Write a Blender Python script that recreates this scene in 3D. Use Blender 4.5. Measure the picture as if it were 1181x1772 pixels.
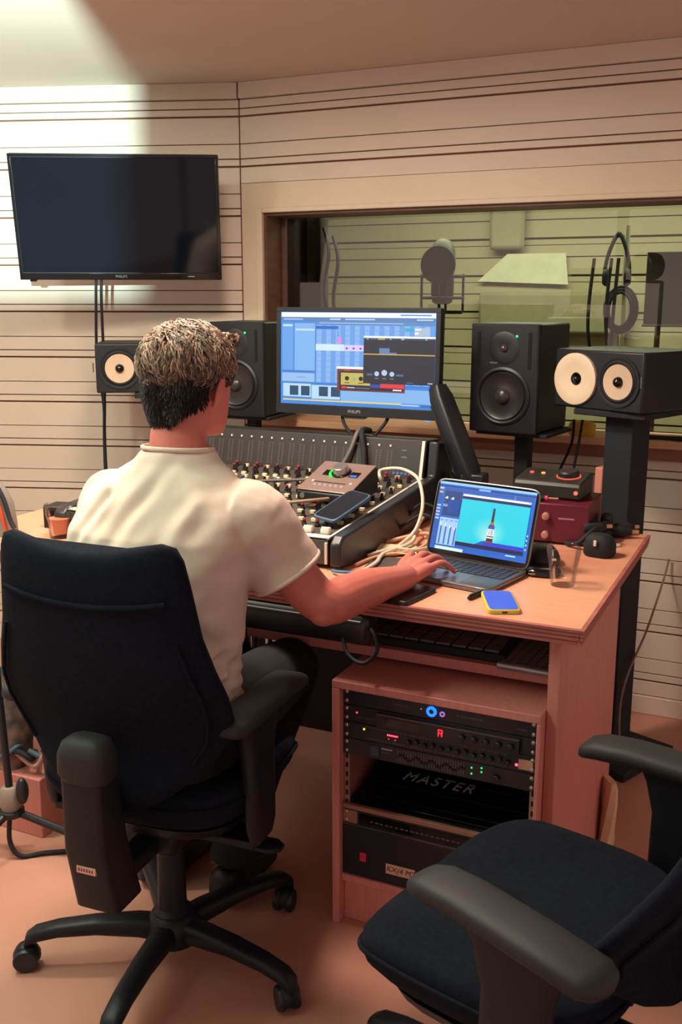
import bpy, bmesh, math, random
import numpy as np
from mathutils import Vector, Matrix, Euler

for _o in list(bpy.data.objects):
    bpy.data.objects.remove(_o, do_unlink=True)
SC = bpy.context.scene
COL = SC.collection
R = math.radians
PI = math.pi
random.seed(7)
rng = np.random.default_rng(7)

# ------------------------------------------------------------------ camera
CAMH = 1.564
cam_d = bpy.data.cameras.new('camera')
cam = bpy.data.objects.new('camera', cam_d)
COL.objects.link(cam)
cam.location = (0, 0, CAMH)
cam.rotation_euler = (R(90 - 12.3), 0, R(25))
cam_d.sensor_fit = 'VERTICAL'
cam_d.sensor_height = 36.0
cam_d.sensor_width = 24.0
cam_d.lens = 36.0 * 1723.0 / 1772.0
cam_d.clip_start = 0.02
SC.camera = cam

# ------------------------------------------------------------------ view + world + lights
SC.view_settings.view_transform = 'Standard'
SC.view_settings.look = 'None'
SC.view_settings.gamma = 1.0
SC.view_settings.use_curve_mapping = False
SC.view_settings.exposure = 0.0

W = bpy.data.worlds.new('studio_world')
SC.world = W
W.use_nodes = True
_bg = W.node_tree.nodes['Background']
_bg.inputs['Color'].default_value = (1.0, 0.72, 0.67, 1)
_bg.inputs['Strength'].default_value = 0.66


def area_light(name, loc, target, size, power, color, size_y=None, spread=None):
    d = bpy.data.lights.new(name, 'AREA')
    d.energy = power
    d.color = color
    d.shape = 'RECTANGLE'
    d.size = size
    d.size_y = size_y or size
    if spread:
        d.spread = R(spread)
    o = bpy.data.objects.new(name, d)
    COL.objects.link(o)
    o.location = loc
    o.rotation_euler = (Vector(target) - Vector(loc)).to_track_quat('-Z', 'Y').to_euler()
    return o


def spot_light(name, loc, target, power, color, angle, blend=0.15, radius=0.03):
    d = bpy.data.lights.new(name, 'SPOT')
    d.energy = power
    d.color = color
    d.spot_size = R(angle)
    d.spot_blend = blend
    d.shadow_soft_size = radius
    o = bpy.data.objects.new(name, d)
    COL.objects.link(o)
    o.location = loc
    o.rotation_euler = (Vector(target) - Vector(loc)).to_track_quat('-Z', 'Y').to_euler()
    return o


WARM = (1.0, 0.765, 0.635)
# two ceiling panel lamps of the control room (their housings are built further down)
area_light('ceiling_panel_light', (-1.40, 2.12, 2.36), (-1.40, 2.12, 0), 0.30, 42, WARM, 0.30)
area_light('ceiling_panel_light', (-2.35, 1.75, 2.36), (-2.35, 1.75, 0), 0.14, 20, (1.0, 0.90, 0.74), 0.14)
# the work lamp on a stand at the left that shines on the left wall past added plates that cut its beam
LAMP = (-1.10, 0.80, 1.75)
spot_light('work_lamp_light', LAMP, (-2.936, 1.592, 2.15), 1150, (0.66, 0.97, 0.95), 108, 0.25, 0.006)
# strip light of the recording room behind the glass
area_light('recording_room_light', (-1.2, 4.7, 2.36), (-1.2, 4.7, 0), 2.0, 46, (1.0, 1.0, 0.78), 0.4)

# ------------------------------------------------------------------ helpers
def srgb(h):
    h = h.lstrip('#')
    out = []
    for i in (0, 2, 4):
        c = int(h[i:i + 2], 16) / 255
        out.append(c / 12.92 if c <= 0.04045 else ((c + 0.055) / 1.055) ** 2.4)
    return (*out, 1.0)


_mats = {}


def mat(name, hexc, rough=0.5, metal=0.0, var=0.08, vscale=14.0, bump=0.0, bscale=120.0, spec=0.5,
        emit=None, estr=1.0, stretch=(1, 1, 1), hex2=None, clear=0.0, sheen=0.0):
    if name in _mats:
        return _mats[name]
    m = bpy.data.materials.new(name)
    m.use_nodes = True
    nt = m.node_tree
    b = nt.nodes['Principled BSDF']
    b.inputs['Roughness'].default_value = rough
    b.inputs['Metallic'].default_value = metal
    b.inputs['Specular IOR Level'].default_value = spec
    if clear:
        b.inputs['Coat Weight'].default_value = clear
    if sheen:
        b.inputs['Sheen Weight'].default_value = sheen
        b.inputs['Sheen Roughness'].default_value = 0.6
    c = srgb(hexc)
    tc = nt.nodes.new('ShaderNodeTexCoord')
    mp = nt.nodes.new('ShaderNodeMapping')
    mp.inputs['Scale'].default_value = stretch
    nt.links.new(tc.outputs['Object'], mp.inputs['Vector'])
    nz = nt.nodes.new('ShaderNodeTexNoise')
    nz.inputs['Scale'].default_value = vscale
    nz.inputs['Detail'].default_value = 5.0
    nt.links.new(mp.outputs['Vector'], nz.inputs['Vector'])
    rp = nt.nodes.new('ShaderNodeValToRGB')
    rp.color_ramp.elements[0].position = 0.3
    rp.color_ramp.elements[1].position = 0.7
    if hex2:
        c2 = srgb(hex2)
        rp.color_ramp.elements[0].color = c2
        rp.color_ramp.elements[1].color = c
    else:
        rp.color_ramp.elements[0].color = (c[0] * (1 - var), c[1] * (1 - var), c[2] * (1 - var), 1)
        rp.color_ramp.elements[1].color = (min(1, c[0] * (1 + var)), min(1, c[1] * (1 + var)), min(1, c[2] * (1 + var)), 1)
    nt.links.new(nz.outputs['Fac'], rp.inputs['Fac'])
    nt.links.new(rp.outputs['Color'], b.inputs['Base Color'])
    if bump:
        n2 = nt.nodes.new('ShaderNodeTexNoise')
        n2.inputs['Scale'].default_value = bscale
        n2.inputs['Detail'].default_value = 3.0
        nt.links.new(mp.outputs['Vector'], n2.inputs['Vector'])
        bp = nt.nodes.new('ShaderNodeBump')
        bp.inputs['Strength'].default_value = bump
        bp.inputs['Distance'].default_value = 0.002
        nt.links.new(n2.outputs['Fac'], bp.inputs['Height'])
        nt.links.new(bp.outputs['Normal'], b.inputs['Normal'])
    if emit:
        b.inputs['Emission Color'].default_value = srgb(emit)
        b.inputs['Emission Strength'].default_value = estr
    _mats[name] = m
    return m


def glow(hexc, s=1.0):
    """a lit pixel colour: lamp, LED or screen"""
    n = 'lit_%s_%d' % (hexc.strip('#'), int(s * 100))
    if n in _mats:
        return _mats[n]
    m = bpy.data.materials.new(n)
    m.use_nodes = True
    nt = m.node_tree
    b = nt.nodes['Principled BSDF']
    b.inputs['Base Color'].default_value = (0.01, 0.01, 0.012, 1)
    b.inputs['Roughness'].default_value = 0.35
    b.inputs['Emission Color'].default_value = srgb(hexc)
    b.inputs['Emission Strength'].default_value = s
    _mats[n] = m
    return m


def glass_mat(name, tint, refl=1.0, rough=0.0, facing=False):
    """clear pane: transparent with fresnel reflection"""
    m = bpy.data.materials.new(name)
    m.use_nodes = True
    nt = m.node_tree
    nt.nodes.clear()
    out = nt.nodes.new('ShaderNodeOutputMaterial')
    tr = nt.nodes.new('ShaderNodeBsdfTransparent')
    tr.inputs['Color'].default_value = tint
    gl = nt.nodes.new('ShaderNodeBsdfGlossy')
    gl.inputs['Roughness'].default_value = rough
    if facing:
        lw = nt.nodes.new('ShaderNodeLayerWeight')
        lw.inputs['Blend'].default_value = 0.25
        fr = lw
    else:
        fr = nt.nodes.new('ShaderNodeFresnel')
        fr.inputs['IOR'].default_value = 1.45
    mu = nt.nodes.new('ShaderNodeMath')
    mu.operation = 'MULTIPLY'
    mu.inputs[1].default_value = refl
    mx = nt.nodes.new('ShaderNodeMixShader')
    nt.links.new(fr.outputs[0], mu.inputs[0])
    nt.links.new(mu.outputs[0], mx.inputs[0])
    nt.links.new(tr.outputs[0], mx.inputs[1])
    nt.links.new(gl.outputs[0], mx.inputs[2])
    nt.links.new(mx.outputs[0], out.inputs[0])
    return m


def sgn(v):
    return -1.0 if v < 0 else 1.0


class MB:
    def __init__(self):
        self.v = []
        self.f = []
        self.fm = []
        self.mats = []
        self.cur = 0

    def mat(self, m):
        if m not in self.mats:
            self.mats.append(m)
        self.cur = self.mats.index(m)
        return self

    def add(self, vs, fs, M=None):
        o = len(self.v)
        if M is not None:
            vs = [tuple(M @ Vector(p)) for p in vs]
        self.v.extend(tuple(p) for p in vs)
        for f in fs:
            self.f.append(tuple(i + o for i in f))
            self.fm.append(self.cur)
        return self

    def box(self, x0, x1, y0, y1, z0, z1, M=None):
        vs = [(x0, y0, z0), (x1, y0, z0), (x1, y1, z0), (x0, y1, z0), (x0, y0, z1), (x1, y0, z1), (x1, y1, z1), (x0, y1, z1)]
        fs = [(0, 3, 2, 1), (4, 5, 6, 7), (0, 1, 5, 4), (1, 2, 6, 5), (2, 3, 7, 6), (3, 0, 4, 7)]
        return self.add(vs, fs, M)

    def loft(self, rings, cap=True, closed=True, M=None):
        n = len(rings[0])
        vs = [p for r in rings for p in r]
        fs = []
        for i in range(len(rings) - 1):
            for j in range(n if closed else n - 1):
                k = (j + 1) % n
                fs.append((i * n + j, i * n + k, (i + 1) * n + k, (i + 1) * n + j))
        if cap:
            fs.append(tuple(reversed(range(n))))
            fs.append(tuple((len(rings) - 1) * n + j for j in range(n)))
        return self.add(vs, fs, M)

    def cyl(self, p0, p1, r0, r1=None, n=16, M=None):
        return self.tube([p0, p1], [r0, r0 if r1 is None else r1], n, M)

    def tube(self, pts, rad, n=8, M=None, flat=None):
        pts = [Vector(p) for p in pts]
        if not isinstance(rad, (list, tuple)):
            rad = [rad] * len(pts)
        rings = []
        T0 = (pts[1] - pts[0]).normalized()
        up = Vector((0, 0, 1)) if abs(T0.z) < 0.9 else Vector((0, 1, 0))
        N = (up - T0 * up.dot(T0)).normalized()
        for i, p in enumerate(pts):
            if i == 0:
                T = T0
            elif i == len(pts) - 1:
                T = (pts[i] - pts[i - 1]).normalized()
            else:
                T = (pts[i + 1] - pts[i - 1])
                T = T.normalized() if T.length > 1e-9 else T0
            N = (N - T * N.dot(T))
            N = N.normalized() if N.length > 1e-9 else T.orthogonal().normalized()
            B = T.cross(N)
            r = rad[i]
            ra, rb = (r, r) if not flat else (r * flat[0], r * flat[1])
            rings.append([tuple(p + N * (ra * math.cos(2 * PI * j / n)) + B * (rb * math.sin(2 * PI * j / n))) for j in range(n)])
        return self.loft(rings, True, True, M)

    def lathe(self, prof, n=24, M=None, cap=False):
        rings = [[(r * math.cos(2 * PI * j / n), r * math.sin(2 * PI * j / n), z) for j in range(n)] for r, z in prof]
        return self.loft(rings, cap, True, M)

    def prism(self, poly, y0, y1, M=None):
        """polygon in x,z extruded along y"""
        n = len(poly)
        vs = [(x, y0, z) for x, z in poly] + [(x, y1, z) for x, z in poly]
        fs = [tuple(range(n)), tuple(reversed(range(n, 2 * n)))]
        for j in range(n):
            k = (j + 1) % n
            fs.append((j, n + j, n + k, k))
        return self.add(vs, fs, M)

    def rect(self, x0, x1, z0, z1, y=0.0, M=None):
        """flat quad facing -y"""
        return self.add([(x0, y, z0), (x1, y, z0), (x1, y, z1), (x0, y, z1)], [(0, 1, 2, 3)], M)

    def ellipsoid(self, c, r, n=16, m=10, M=None):
        rings = []
        for i in range(m + 1):
            a = -PI / 2 + PI * i / m
            rr = max(math.cos(a), 0.001)
            rings.append([(c[0] + r[0] * rr * math.cos(2 * PI * j / n), c[1] + r[1] * rr * math.sin(2 * PI * j / n), c[2] + r[2] * math.sin(a)) for j in range(n)])
        return self.loft(rings, True, True, M)

    def mesh(self, name, m=None, smooth=35):
        me = bpy.data.meshes.new(name)
        me.from_pydata(self.v, [], self.f)
        ms = self.mats if self.mats else [m]
        for q in ms:
            me.materials.append(q)
        if len(ms) > 1:
            me.polygons.foreach_set('material_index', self.fm)
        bm = bmesh.new()
        bm.from_mesh(me)
        bmesh.ops.recalc_face_normals(bm, faces=bm.faces)
        bm.to_mesh(me)
        bm.free()
        if smooth:
            me.shade_smooth()
            me.set_sharp_from_angle(angle=R(smooth))
        me.update()
        return me

    def build(self, name, m=None, parent=None, bevel=0.0, smooth=35, sub=0, label=None, loc=None, segs=2, kind=None):
        o = bpy.data.objects.new(name, self.mesh(name, m, smooth))
        COL.objects.link(o)
        if parent is not None:
            o.parent = parent
        if loc is not None:
            o.location = loc
        if bevel:
            b = o.modifiers.new('bevel', 'BEVEL')
            b.width = bevel
            b.segments = segs
            b.limit_method = 'ANGLE'
            b.angle_limit = R(40)
        if sub:
            s = o.modifiers.new('sub', 'SUBSURF')
            s.levels = sub
            s.render_levels = sub
        if label:
            o['label'] = label
        if kind:
            o['kind'] = kind
        return o


def thing(name, label, cat, loc=(0, 0, 0), rotz=0.0, group=None, rot=None):
    o = bpy.data.objects.new(name, None)
    o.empty_display_size = 0.05
    COL.objects.link(o)
    o.location = loc
    o.rotation_euler = rot if rot is not None else (0, 0, rotz)
    o['label'] = label
    o['category'] = cat
    if group:
        o['group'] = group
    return o


def tag(o, label, cat, group=None):
    o['label'] = label
    o['category'] = cat
    if group:
        o['group'] = group
    return o


def struct(o):
    o['kind'] = 'structure'
    return o


def inst(name, src, parent, loc, rot=(0, 0, 0), scale=None):
    """an object sharing src's mesh data"""
    o = bpy.data.objects.new(name, src.data)
    COL.objects.link(o)
    o.parent = parent
    o.location = loc
    o.rotation_euler = rot
    if scale:
        o.scale = scale
    for md in src.modifiers:
        if md.type == 'BEVEL':
            b = o.modifiers.new('bevel', 'BEVEL')
            b.width = md.width
            b.segments = md.segments
            b.limit_method = 'ANGLE'
            b.angle_limit = md.angle_limit
    return o


def copy_tree(o, parent=None):
    c = o.copy()
    COL.objects.link(c)
    c.parent = parent
    for ch in list(o.children):
        copy_tree(ch, c)
    return c


def text_mb(body, size, m, parent, loc, rot, name='lettering', depth=0.0004, align='CENTER', shear=0.0, spacing=1.0):
    cu = bpy.data.curves.new('tmp_text', 'FONT')
    cu.body = body
    cu.size = size
    cu.extrude = depth
    cu.align_x = align
    cu.align_y = 'CENTER'
    cu.shear = shear
    cu.space_character = spacing
    to = bpy.data.objects.new('tmp_text', cu)
    COL.objects.link(to)
    bpy.context.view_layer.update()
    dg = bpy.context.evaluated_depsgraph_get()
    me = bpy.data.meshes.new_from_object(to.evaluated_get(dg))
    bpy.data.objects.remove(to, do_unlink=True)
    me.materials.clear()
    me.materials.append(m)
    o = bpy.data.objects.new(name, me)
    COL.objects.link(o)
    o.parent = parent
    o.location = loc
    o.rotation_euler = rot
    return o


def smooth_path(pts, sub=6):
    """Catmull-Rom through the points"""
    P = [Vector(p) for p in pts]
    out = []
    for i in range(len(P) - 1):
        p0 = P[max(i - 1, 0)]
        p1, p2 = P[i], P[i + 1]
        p3 = P[min(i + 2, len(P) - 1)]
        for k in range(sub):
            t = k / sub
            out.append(0.5 * ((2 * p1) + (p2 - p0) * t + (2 * p0 - 5 * p1 + 4 * p2 - p3) * t * t + (-p0 + 3 * p1 - 3 * p2 + p3) * t ** 3))
    out.append(P[-1])
    return out


def cable(name, pts, r, m, label, group=None, cat='cable', n=7):
    """a cable as a thing of its own"""
    P = smooth_path(pts)
    base = P[-1]
    mb = MB()
    mb.tube([p - base for p in P], r, n)
    o = mb.build(name, m, None, loc=base, smooth=80)
    return tag(o, label, cat, group)


def sring(cx, cy, cz, rx, ry, n=24, e=2.0, axis='z', rot=0.0):
    """superellipse ring; e=2 ellipse, larger = squarer"""
    out = []
    for j in range(n):
        a = 2 * PI * j / n
        ca, sa = math.cos(a), math.sin(a)
        x = rx * sgn(ca) * abs(ca) ** (2 / e)
        y = ry * sgn(sa) * abs(sa) ** (2 / e)
        if rot:
            x, y = x * math.cos(rot) - y * math.sin(rot), x * math.sin(rot) + y * math.cos(rot)
        if axis == 'z':
            out.append((cx + x, cy + y, cz))
        elif axis == 'y':
            out.append((cx + x, cy, cz + y))
        else:
            out.append((cx, cy + x, cz + y))
    return out


# ------------------------------------------------------------------ materials
m_wall = mat('painted_board', 'd0c2b0', 0.55, var=0.03, vscale=5, bump=0.05, bscale=60)
m_groove = mat('board_groove', '74452f', 0.8, var=0.15)
m_ceil = mat('ceiling_paint', 'cdbdab', 0.8, var=0.02, vscale=2, bump=0.05, bscale=90)
m_casing = mat('casing_paint', 'd2c1a8', 0.5, var=0.03, vscale=6)
m_reveal = mat('reveal_wood', '5d3a28', 0.55, var=0.25, vscale=8, stretch=(1, 1, 6))
m_floor = mat('floor_lino', 'bf8a76', 0.45, var=0.07, vscale=3, bump=0.06, bscale=140, hex2='b27d6a')
m_black = mat('black_plastic', '14181e', 0.45, var=0.12, bump=0.08, bscale=300)
m_blackm = mat('black_matt', '11151b', 0.75, var=0.15, bump=0.12, bscale=420)
m_gloss = mat('black_gloss', '08090b', 0.12, var=0.05)
m_grey = mat('grey_plastic', '55534f', 0.5)
m_dgrey = mat('dark_grey_metal', '2c2b2b', 0.45, metal=0.4)
m_steel = mat('steel', 'b9b4ab', 0.3, metal=0.9)
m_fabric = mat('chair_fabric', '10161f', 0.95, var=0.35, vscale=90, bump=0.35, bscale=650, spec=0.15)
m_chplast = mat('chair_plastic', '14181f', 0.45, spec=0.3, var=0.15, bump=0.1, bscale=350)
m_armpad = mat('arm_pad', '1c1c1e', 0.65, var=0.15, bump=0.1, bscale=300)
m_wood = mat('desk_veneer', 'dd9f80', 0.42, var=0.1, vscale=9, stretch=(1, 14, 14), hex2='d29272', bump=0.03, bscale=60)
m_woodd = mat('desk_panel', 'cf877b', 0.5, vscale=9, stretch=(10, 10, 1), hex2='c4796e', bump=0.04, bscale=60)
m_ply = mat('ply_edge', 'b4685e', 0.6, vscale=30, stretch=(0.3, 1, 30), hex2='94504a')
m_plyd = mat('ply_edge_dark', '7e443f', 0.7)
m_white = mat('white_plastic', 'd8d2c4', 0.45)
m_cream = mat('cream_plastic', 'd9c9a0', 0.4)
m_alu = mat('aluminium', '9b9a9b', 0.35, metal=0.75)
m_skin = None

# ------------------------------------------------------------------ the room shell
XC, YW = -2.19, 3.72            # corner of the two walls; plane of the window wall
CEIL = 2.40
ZD0, PER = 2.272, 0.1945        # highest dark groove and the period of the board pattern

o = struct(MB().box(-4.6, 1.9, -1.0, 3.9, -0.06, 0.0).build('floor', m_floor))
o = struct(MB().box(-4.6, 1.9, -1.0, 4.0, CEIL, CEIL + 0.06).build('ceiling', m_ceil))


def board_rows(zmin, zmax):
    """(z0, z1) of each board with its groove gaps taken off"""
    rows = []
    k = -1
    while True:
        d = ZD0 - PER * k
        if d + PER < zmin:
            break
        for a, b, ga, gb in ((d, d + 0.030, 0.0035, 0.002), (d + 0.030, d + 0.088, 0.002, 0.0015), (d + 0.088, d + PER, 0.0015, 0.0035)):
            z0, z1 = max(a + ga, zmin), min(b - gb, zmax)
            if z1 - z0 > 0.006:
                rows.append((z0, z1))
        k += 1
    return rows


# window wall: backing with an opening, boards proud of it
WX0, WX1, WZ0, WZ1 = -2.087, 0.55, 1.055, 1.892
XR = 1.9
wall_back = MB()
wall_back.box(XC - 0.02, XR, YW + 0.008, YW + 0.19, WZ1, CEIL)
wall_back.box(XC - 0.02, XR, YW + 0.008, YW + 0.19, 0, WZ0 - 0.03)
wall_back.box(XC - 0.02, WX0, YW + 0.008, YW + 0.19, WZ0 - 0.03, WZ1)
wall_back.box(WX1, XR, YW + 0.008, YW + 0.19, WZ0 - 0.03, WZ1)
wall_window = struct(wall_back.build('wall_back', m_groove))
for z0, z1 in board_rows(2.012, 2.335) + board_rows(0.075, WZ0 - 0.045):
    MB().box(XC + 0.003, XR, YW - 0.004, YW + 0.009, z0, z1).build('board', m_wall, wall_window, bevel=0.0012, segs=1)
struct(MB().box(XC + 0.01, XR, YW - 0.012, YW + 0.008, 0, 0.072).build('baseboard_back', m_wall, bevel=0.003))
struct(MB().box(XC + 0.006, XR, YW - 0.022, YW + 0.008, 2.338, CEIL).build('trim_1', m_wall, bevel=0.003))

# left wall, turned 19 degrees towards the room
wl = MB().box(-0.02, 2.3, -0.18, -0.008, 0, CEIL).build('wall_left', m_groove, loc=(XC, YW, 0))
wl.rotation_euler = (0, 0, R(199))
struct(wl)
for z0, z1 in board_rows(0.075, 2.335):
    MB().box(0.003, 2.3, -0.009, 0.004, z0, z1).build('board', m_wall, wl, bevel=0.0012, segs=1)
o = struct(MB().box(0.01, 2.3, -0.008, 0.012, 0, 0.072).build('baseboard_left', m_wall, bevel=0.003, loc=(XC, YW, 0)))
o.rotation_euler = (0, 0, R(199))
o = struct(MB().box(0.006, 2.3, -0.008, 0.022, 2.338, CEIL).build('trim_2', m_wall, bevel=0.003, loc=(XC, YW, 0)))
o.rotation_euler = (0, 0, R(199))

# control-room window: casing, reveal, two panes, sill
win = struct(MB().box(WX0, WX0 + 0.012, YW + 0.003, YW + 0.185, WZ0, WZ1)
             .box(WX1 - 0.012, WX1, YW + 0.003, YW + 0.185, WZ0, WZ1)
             .box(WX0 + 0.012, WX1 - 0.012, YW + 0.003, YW + 0.185, WZ1 - 0.012, WZ1)
             .build('window_1', m_reveal, bevel=0.001))
c = MB().box(XC + 0.006, WX0, YW - 0.008, YW + 0.006, WZ0, WZ1 + 0.118)
c.box(WX0, XR, YW - 0.008, YW + 0.006, WZ1, WZ1 + 0.118)
c.box(WX1, WX1 + 0.1, YW - 0.008, YW + 0.006, WZ0, WZ1)
c.build('window_casing', m_casing, win)
MB().box(WX0 - 0.03, WX0, YW - 0.016, YW - 0.008, WZ0, WZ1 + 0.02).box(WX0, WX1, YW - 0.016, YW - 0.008, WZ1, WZ1 + 0.02).build('casing_bead', m_casing, win, bevel=0.003)
MB().box(WX0 + 0.012, WX0 + 0.03, YW + 0.13, YW + 0.15, WZ0 + 0.015, WZ1 - 0.012).build('glazing_bead', m_reveal, win, bevel=0.002)
m_pane = glass_mat('window_glass', (0.84, 0.87, 0.77, 1), 2.6)
MB().box(WX0 + 0.012, WX1 - 0.012, YW + 0.15, YW + 0.156, WZ0 + 0.004, WZ1 - 0.012).build('pane', m_pane, win)
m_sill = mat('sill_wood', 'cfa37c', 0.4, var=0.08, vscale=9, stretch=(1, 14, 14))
m_sillband = mat('sill_band_brown', '8a5a45', 0.6, var=0.08, vscale=9)
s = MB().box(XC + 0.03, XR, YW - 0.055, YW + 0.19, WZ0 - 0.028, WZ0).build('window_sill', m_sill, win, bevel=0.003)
MB().box(XC + 0.03, XR, YW - 0.03, YW + 0.006, WZ0 - 0.075, WZ0 - 0.029).build('sill_band', m_sillband, win, bevel=0.002)  # darker brown band below the sill

# ------------------------------------------------------------------ the recording room behind the glass
m_lrwall = mat('recording_room_board', 'b4aa8e', 0.7, var=0.05, vscale=3)
m_lrdark = mat('recording_room_groove', '5b5136', 0.8)
struct(MB().box(-4.4, 2.2, 3.92, 5.9, -0.06, 0.0).build('floor', mat('carpet_olive', '6b6750', 0.95, var=0.2, vscale=60)))
struct(MB().box(-4.4, 2.2, 4.01, 5.9, CEIL + 0.1, CEIL + 0.16).build('ceiling', m_ceil))
wr = struct(MB().box(-4.4, 2.2, 5.71, 5.9, 0, CEIL + 0.1).build('wall_far', m_lrdark))
k = 0
z = 0.06
while z < CEIL:
    for h, g in ((0.092, 0.006), (0.060, 0.004), (0.028, 0.012)):
        if z > 0.8:
            MB().box(-4.4, 2.2, 5.69, 5.711, z, z + h).build('board', m_lrwall, wr)
        z += h + g
struct(MB().box(-4.5, -4.4, 3.92, 5.9, 0, CEIL + 0.1).build('wall_side', m_lrwall))
struct(MB().box(2.2, 2.3, 3.92, 5.9, 0, CEIL + 0.1).build('wall_side', m_lrwall))

# hanging acoustic curtain at the left end of the pane
cur = MB()
N = 60
pr = []
for i in range(N + 1):
    t = i / N
    pr.append((-2.62 + 0.42 * t, 4.55 + 0.025 * math.sin(t * 38)))
cur.loft([[(x, y, z) for x, y in pr] + [(x, y + 0.012, z) for x, y in reversed(pr)] for z in (0.0, 2.0)], cap=True)
tag(cur.build('curtain', mat('curtain_cloth', '3a3431', 0.95, var=0.2, vscale=30), smooth=60),
    'dark folded acoustic curtain behind the left end of the window', 'curtain')
for dx, zz in ((-0.03, 1.88), (0.02, 1.84)):
    pts = [(-2.16 + dx, 4.50, zz), (-2.12 + dx, 4.47, zz - 0.12), (-2.15 + dx, 4.48, zz - 0.3), (-2.11 + dx, 4.47, zz - 0.5), (-2.14 + dx, 4.48, zz - 0.8), (-2.14 + dx, 4.48, 0.01)]
    cable('hanging_cable', pts, 0.009, m_blackm, ('left' if dx < 0 else 'right') + ' one of two dark cables hanging beside the curtain behind the glass', 'cables beside the curtain')


def mic_stand(name, x, y, h, label, m):
    t = thing(name, label, 'stand', (x, y, 0))
    MB().cyl((0, 0, 0.08), (0, 0, h), 0.012, n=10).build('pole', m, t)
    MB().cyl((0, 0, 0.06), (0, 0, 0.16), 0.022, n=12).build('hub', m_blackm, t)
    for k in range(3):
        a = k * 2 * PI / 3 + 0.4
        MB().cyl((0.01 * math.cos(a), 0.01 * math.sin(a), 0.12), (0.3 * math.cos(a), 0.3 * math.sin(a), 0.008), 0.009, n=8).build('leg', m_blackm, t)
    return t


mic_stand('microphone_stand', -1.62, 4.62, 1.45, 'dark microphone stand behind the glass above the desk monitor', m_blackm)
t = thing('studio_microphone', 'large dark studio microphone in a round cradle behind the glass', 'microphone', (-1.62, 4.62, 1.45))
mb = MB()
mb.loft([sring(0, 0, z, r, r, 18) for z, r in ((0.07, 0.03), (0.08, 0.048), (0.12, 0.054), (0.22, 0.054))])
mb.build('body', m_dgrey, t, smooth=50)
mb = MB()
mb.loft([sring(0, 0, z, r, r * 0.8, 18) for z, r in ((0.22, 0.056), (0.26, 0.062), (0.32, 0.058), (0.36, 0.042), (0.375, 0.015))])
mb.build('grille', mat('mic_grille', '4a4d45', 0.5, metal=0.5, bump=0.5, bscale=700), t, smooth=50)
for zz in (0.1, 0.2):
    pts = [(0.1 * math.cos(a), 0.1 * math.sin(a), zz) for a in np.linspace(0, 2 * PI, 25)]
    MB().tube(pts, 0.007, 6).build('cradle_ring', m_blackm, t, smooth=80)
mb = MB()
for k in range(4):
    a = k * PI / 2 + 0.5
    mb.cyl((0.1 * math.cos(a), 0.1 * math.sin(a), 0.03), (0.1 * math.cos(a), 0.1 * math.sin(a), 0.21), 0.006, n=6)
mb.cyl((0, 0, 0), (0, 0, 0.05), 0.014, n=10)
mb.box(-0.1, 0.1, -0.008, 0.008, 0.025, 0.04)
mb.build('cradle_frame', m_blackm, t)
# pop shield in front of it
pf = MB().lathe([(0.001, 0), (0.085, 0), (0.085, 0.008), (0.001, 0.008)], 28, Matrix.Translation((-1.60, 4.50, 1.70)) @ Euler((R(90), 0, 0)).to_matrix().to_4x4())
pf.tube([(-1.6, 4.5, 1.62), (-1.6, 4.53, 1.5), (-1.62, 4.60, 1.43)], 0.005, 6)
tag(pf.build('pop_shield', mat('pop_mesh', '36382f', 0.9, var=0.2, vscale=200)), 'round dark mesh pop shield in front of the large microphone', 'pop shield')

mic_stand('microphone_stand', -0.77, 4.62, 1.86, 'tall pale steel microphone stand behind the glass with headphones on it', mat('pale_steel', 'c9c8a8', 0.35, metal=0.3))
t = thing('headphones', 'dark headphones hung on top of the tall steel stand behind the glass', 'headphones', (-0.80, 4.58, 1.80))
t.scale = (0.62, 0.62, 0.8)
pts = [(-0.085, 0, -0.16), (-0.07, 0, -0.09), (-0.035, 0, -0.01), (0, 0, 0.03), (0.035, 0, -0.01), (0.07, 0, -0.09), (0.085, 0, -0.16)]
MB().tube(smooth_path(pts), 0.014, 8).build('headband', m_blackm, t, smooth=80)
for sx in (-1, 1):
    MB().lathe([(0.001, -0.02), (0.04, -0.02), (0.05, 0), (0.04, 0.02), (0.001, 0.02)], 18, Matrix.Translation((0.075 * sx, 0, -0.2)) @ Euler((0, R(90), 0)).to_matrix().to_4x4()).build('ear_cup', m_blackm, t, smooth=60)
for dx, ln, wh in ((-0.075, 0.62, 'leftmost'), (0.0, 0.5, 'shortest, middle'), (0.03, 0.66, 'longest, right')):
    cable('headphone_lead', [(-0.82 + dx, 4.55, 1.72), (-0.83 + dx, 4.54, 1.72 - ln * 0.5), (-0.80 + dx * 0.5, 4.55, 1.72 - ln)], 0.008, m_blackm,
          wh + ' dark lead hanging from the tall steel stand behind the glass', 'leads on the tall steel stand')
mb = MB()
for k in range(3):
    pts = [(-0.775 + (0.05 + 0.01 * k) * math.cos(a), 4.56 + 0.012 * k, 1.50 + (0.075 + 0.012 * k) * math.sin(a)) for a in np.linspace(0, 2 * PI, 20)]
    mb.tube(pts, 0.008, 6)
tag(mb.build('coiled_cable', m_blackm, smooth=80), 'coiled dark cable hung halfway up the tall steel stand', 'cable')
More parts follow.
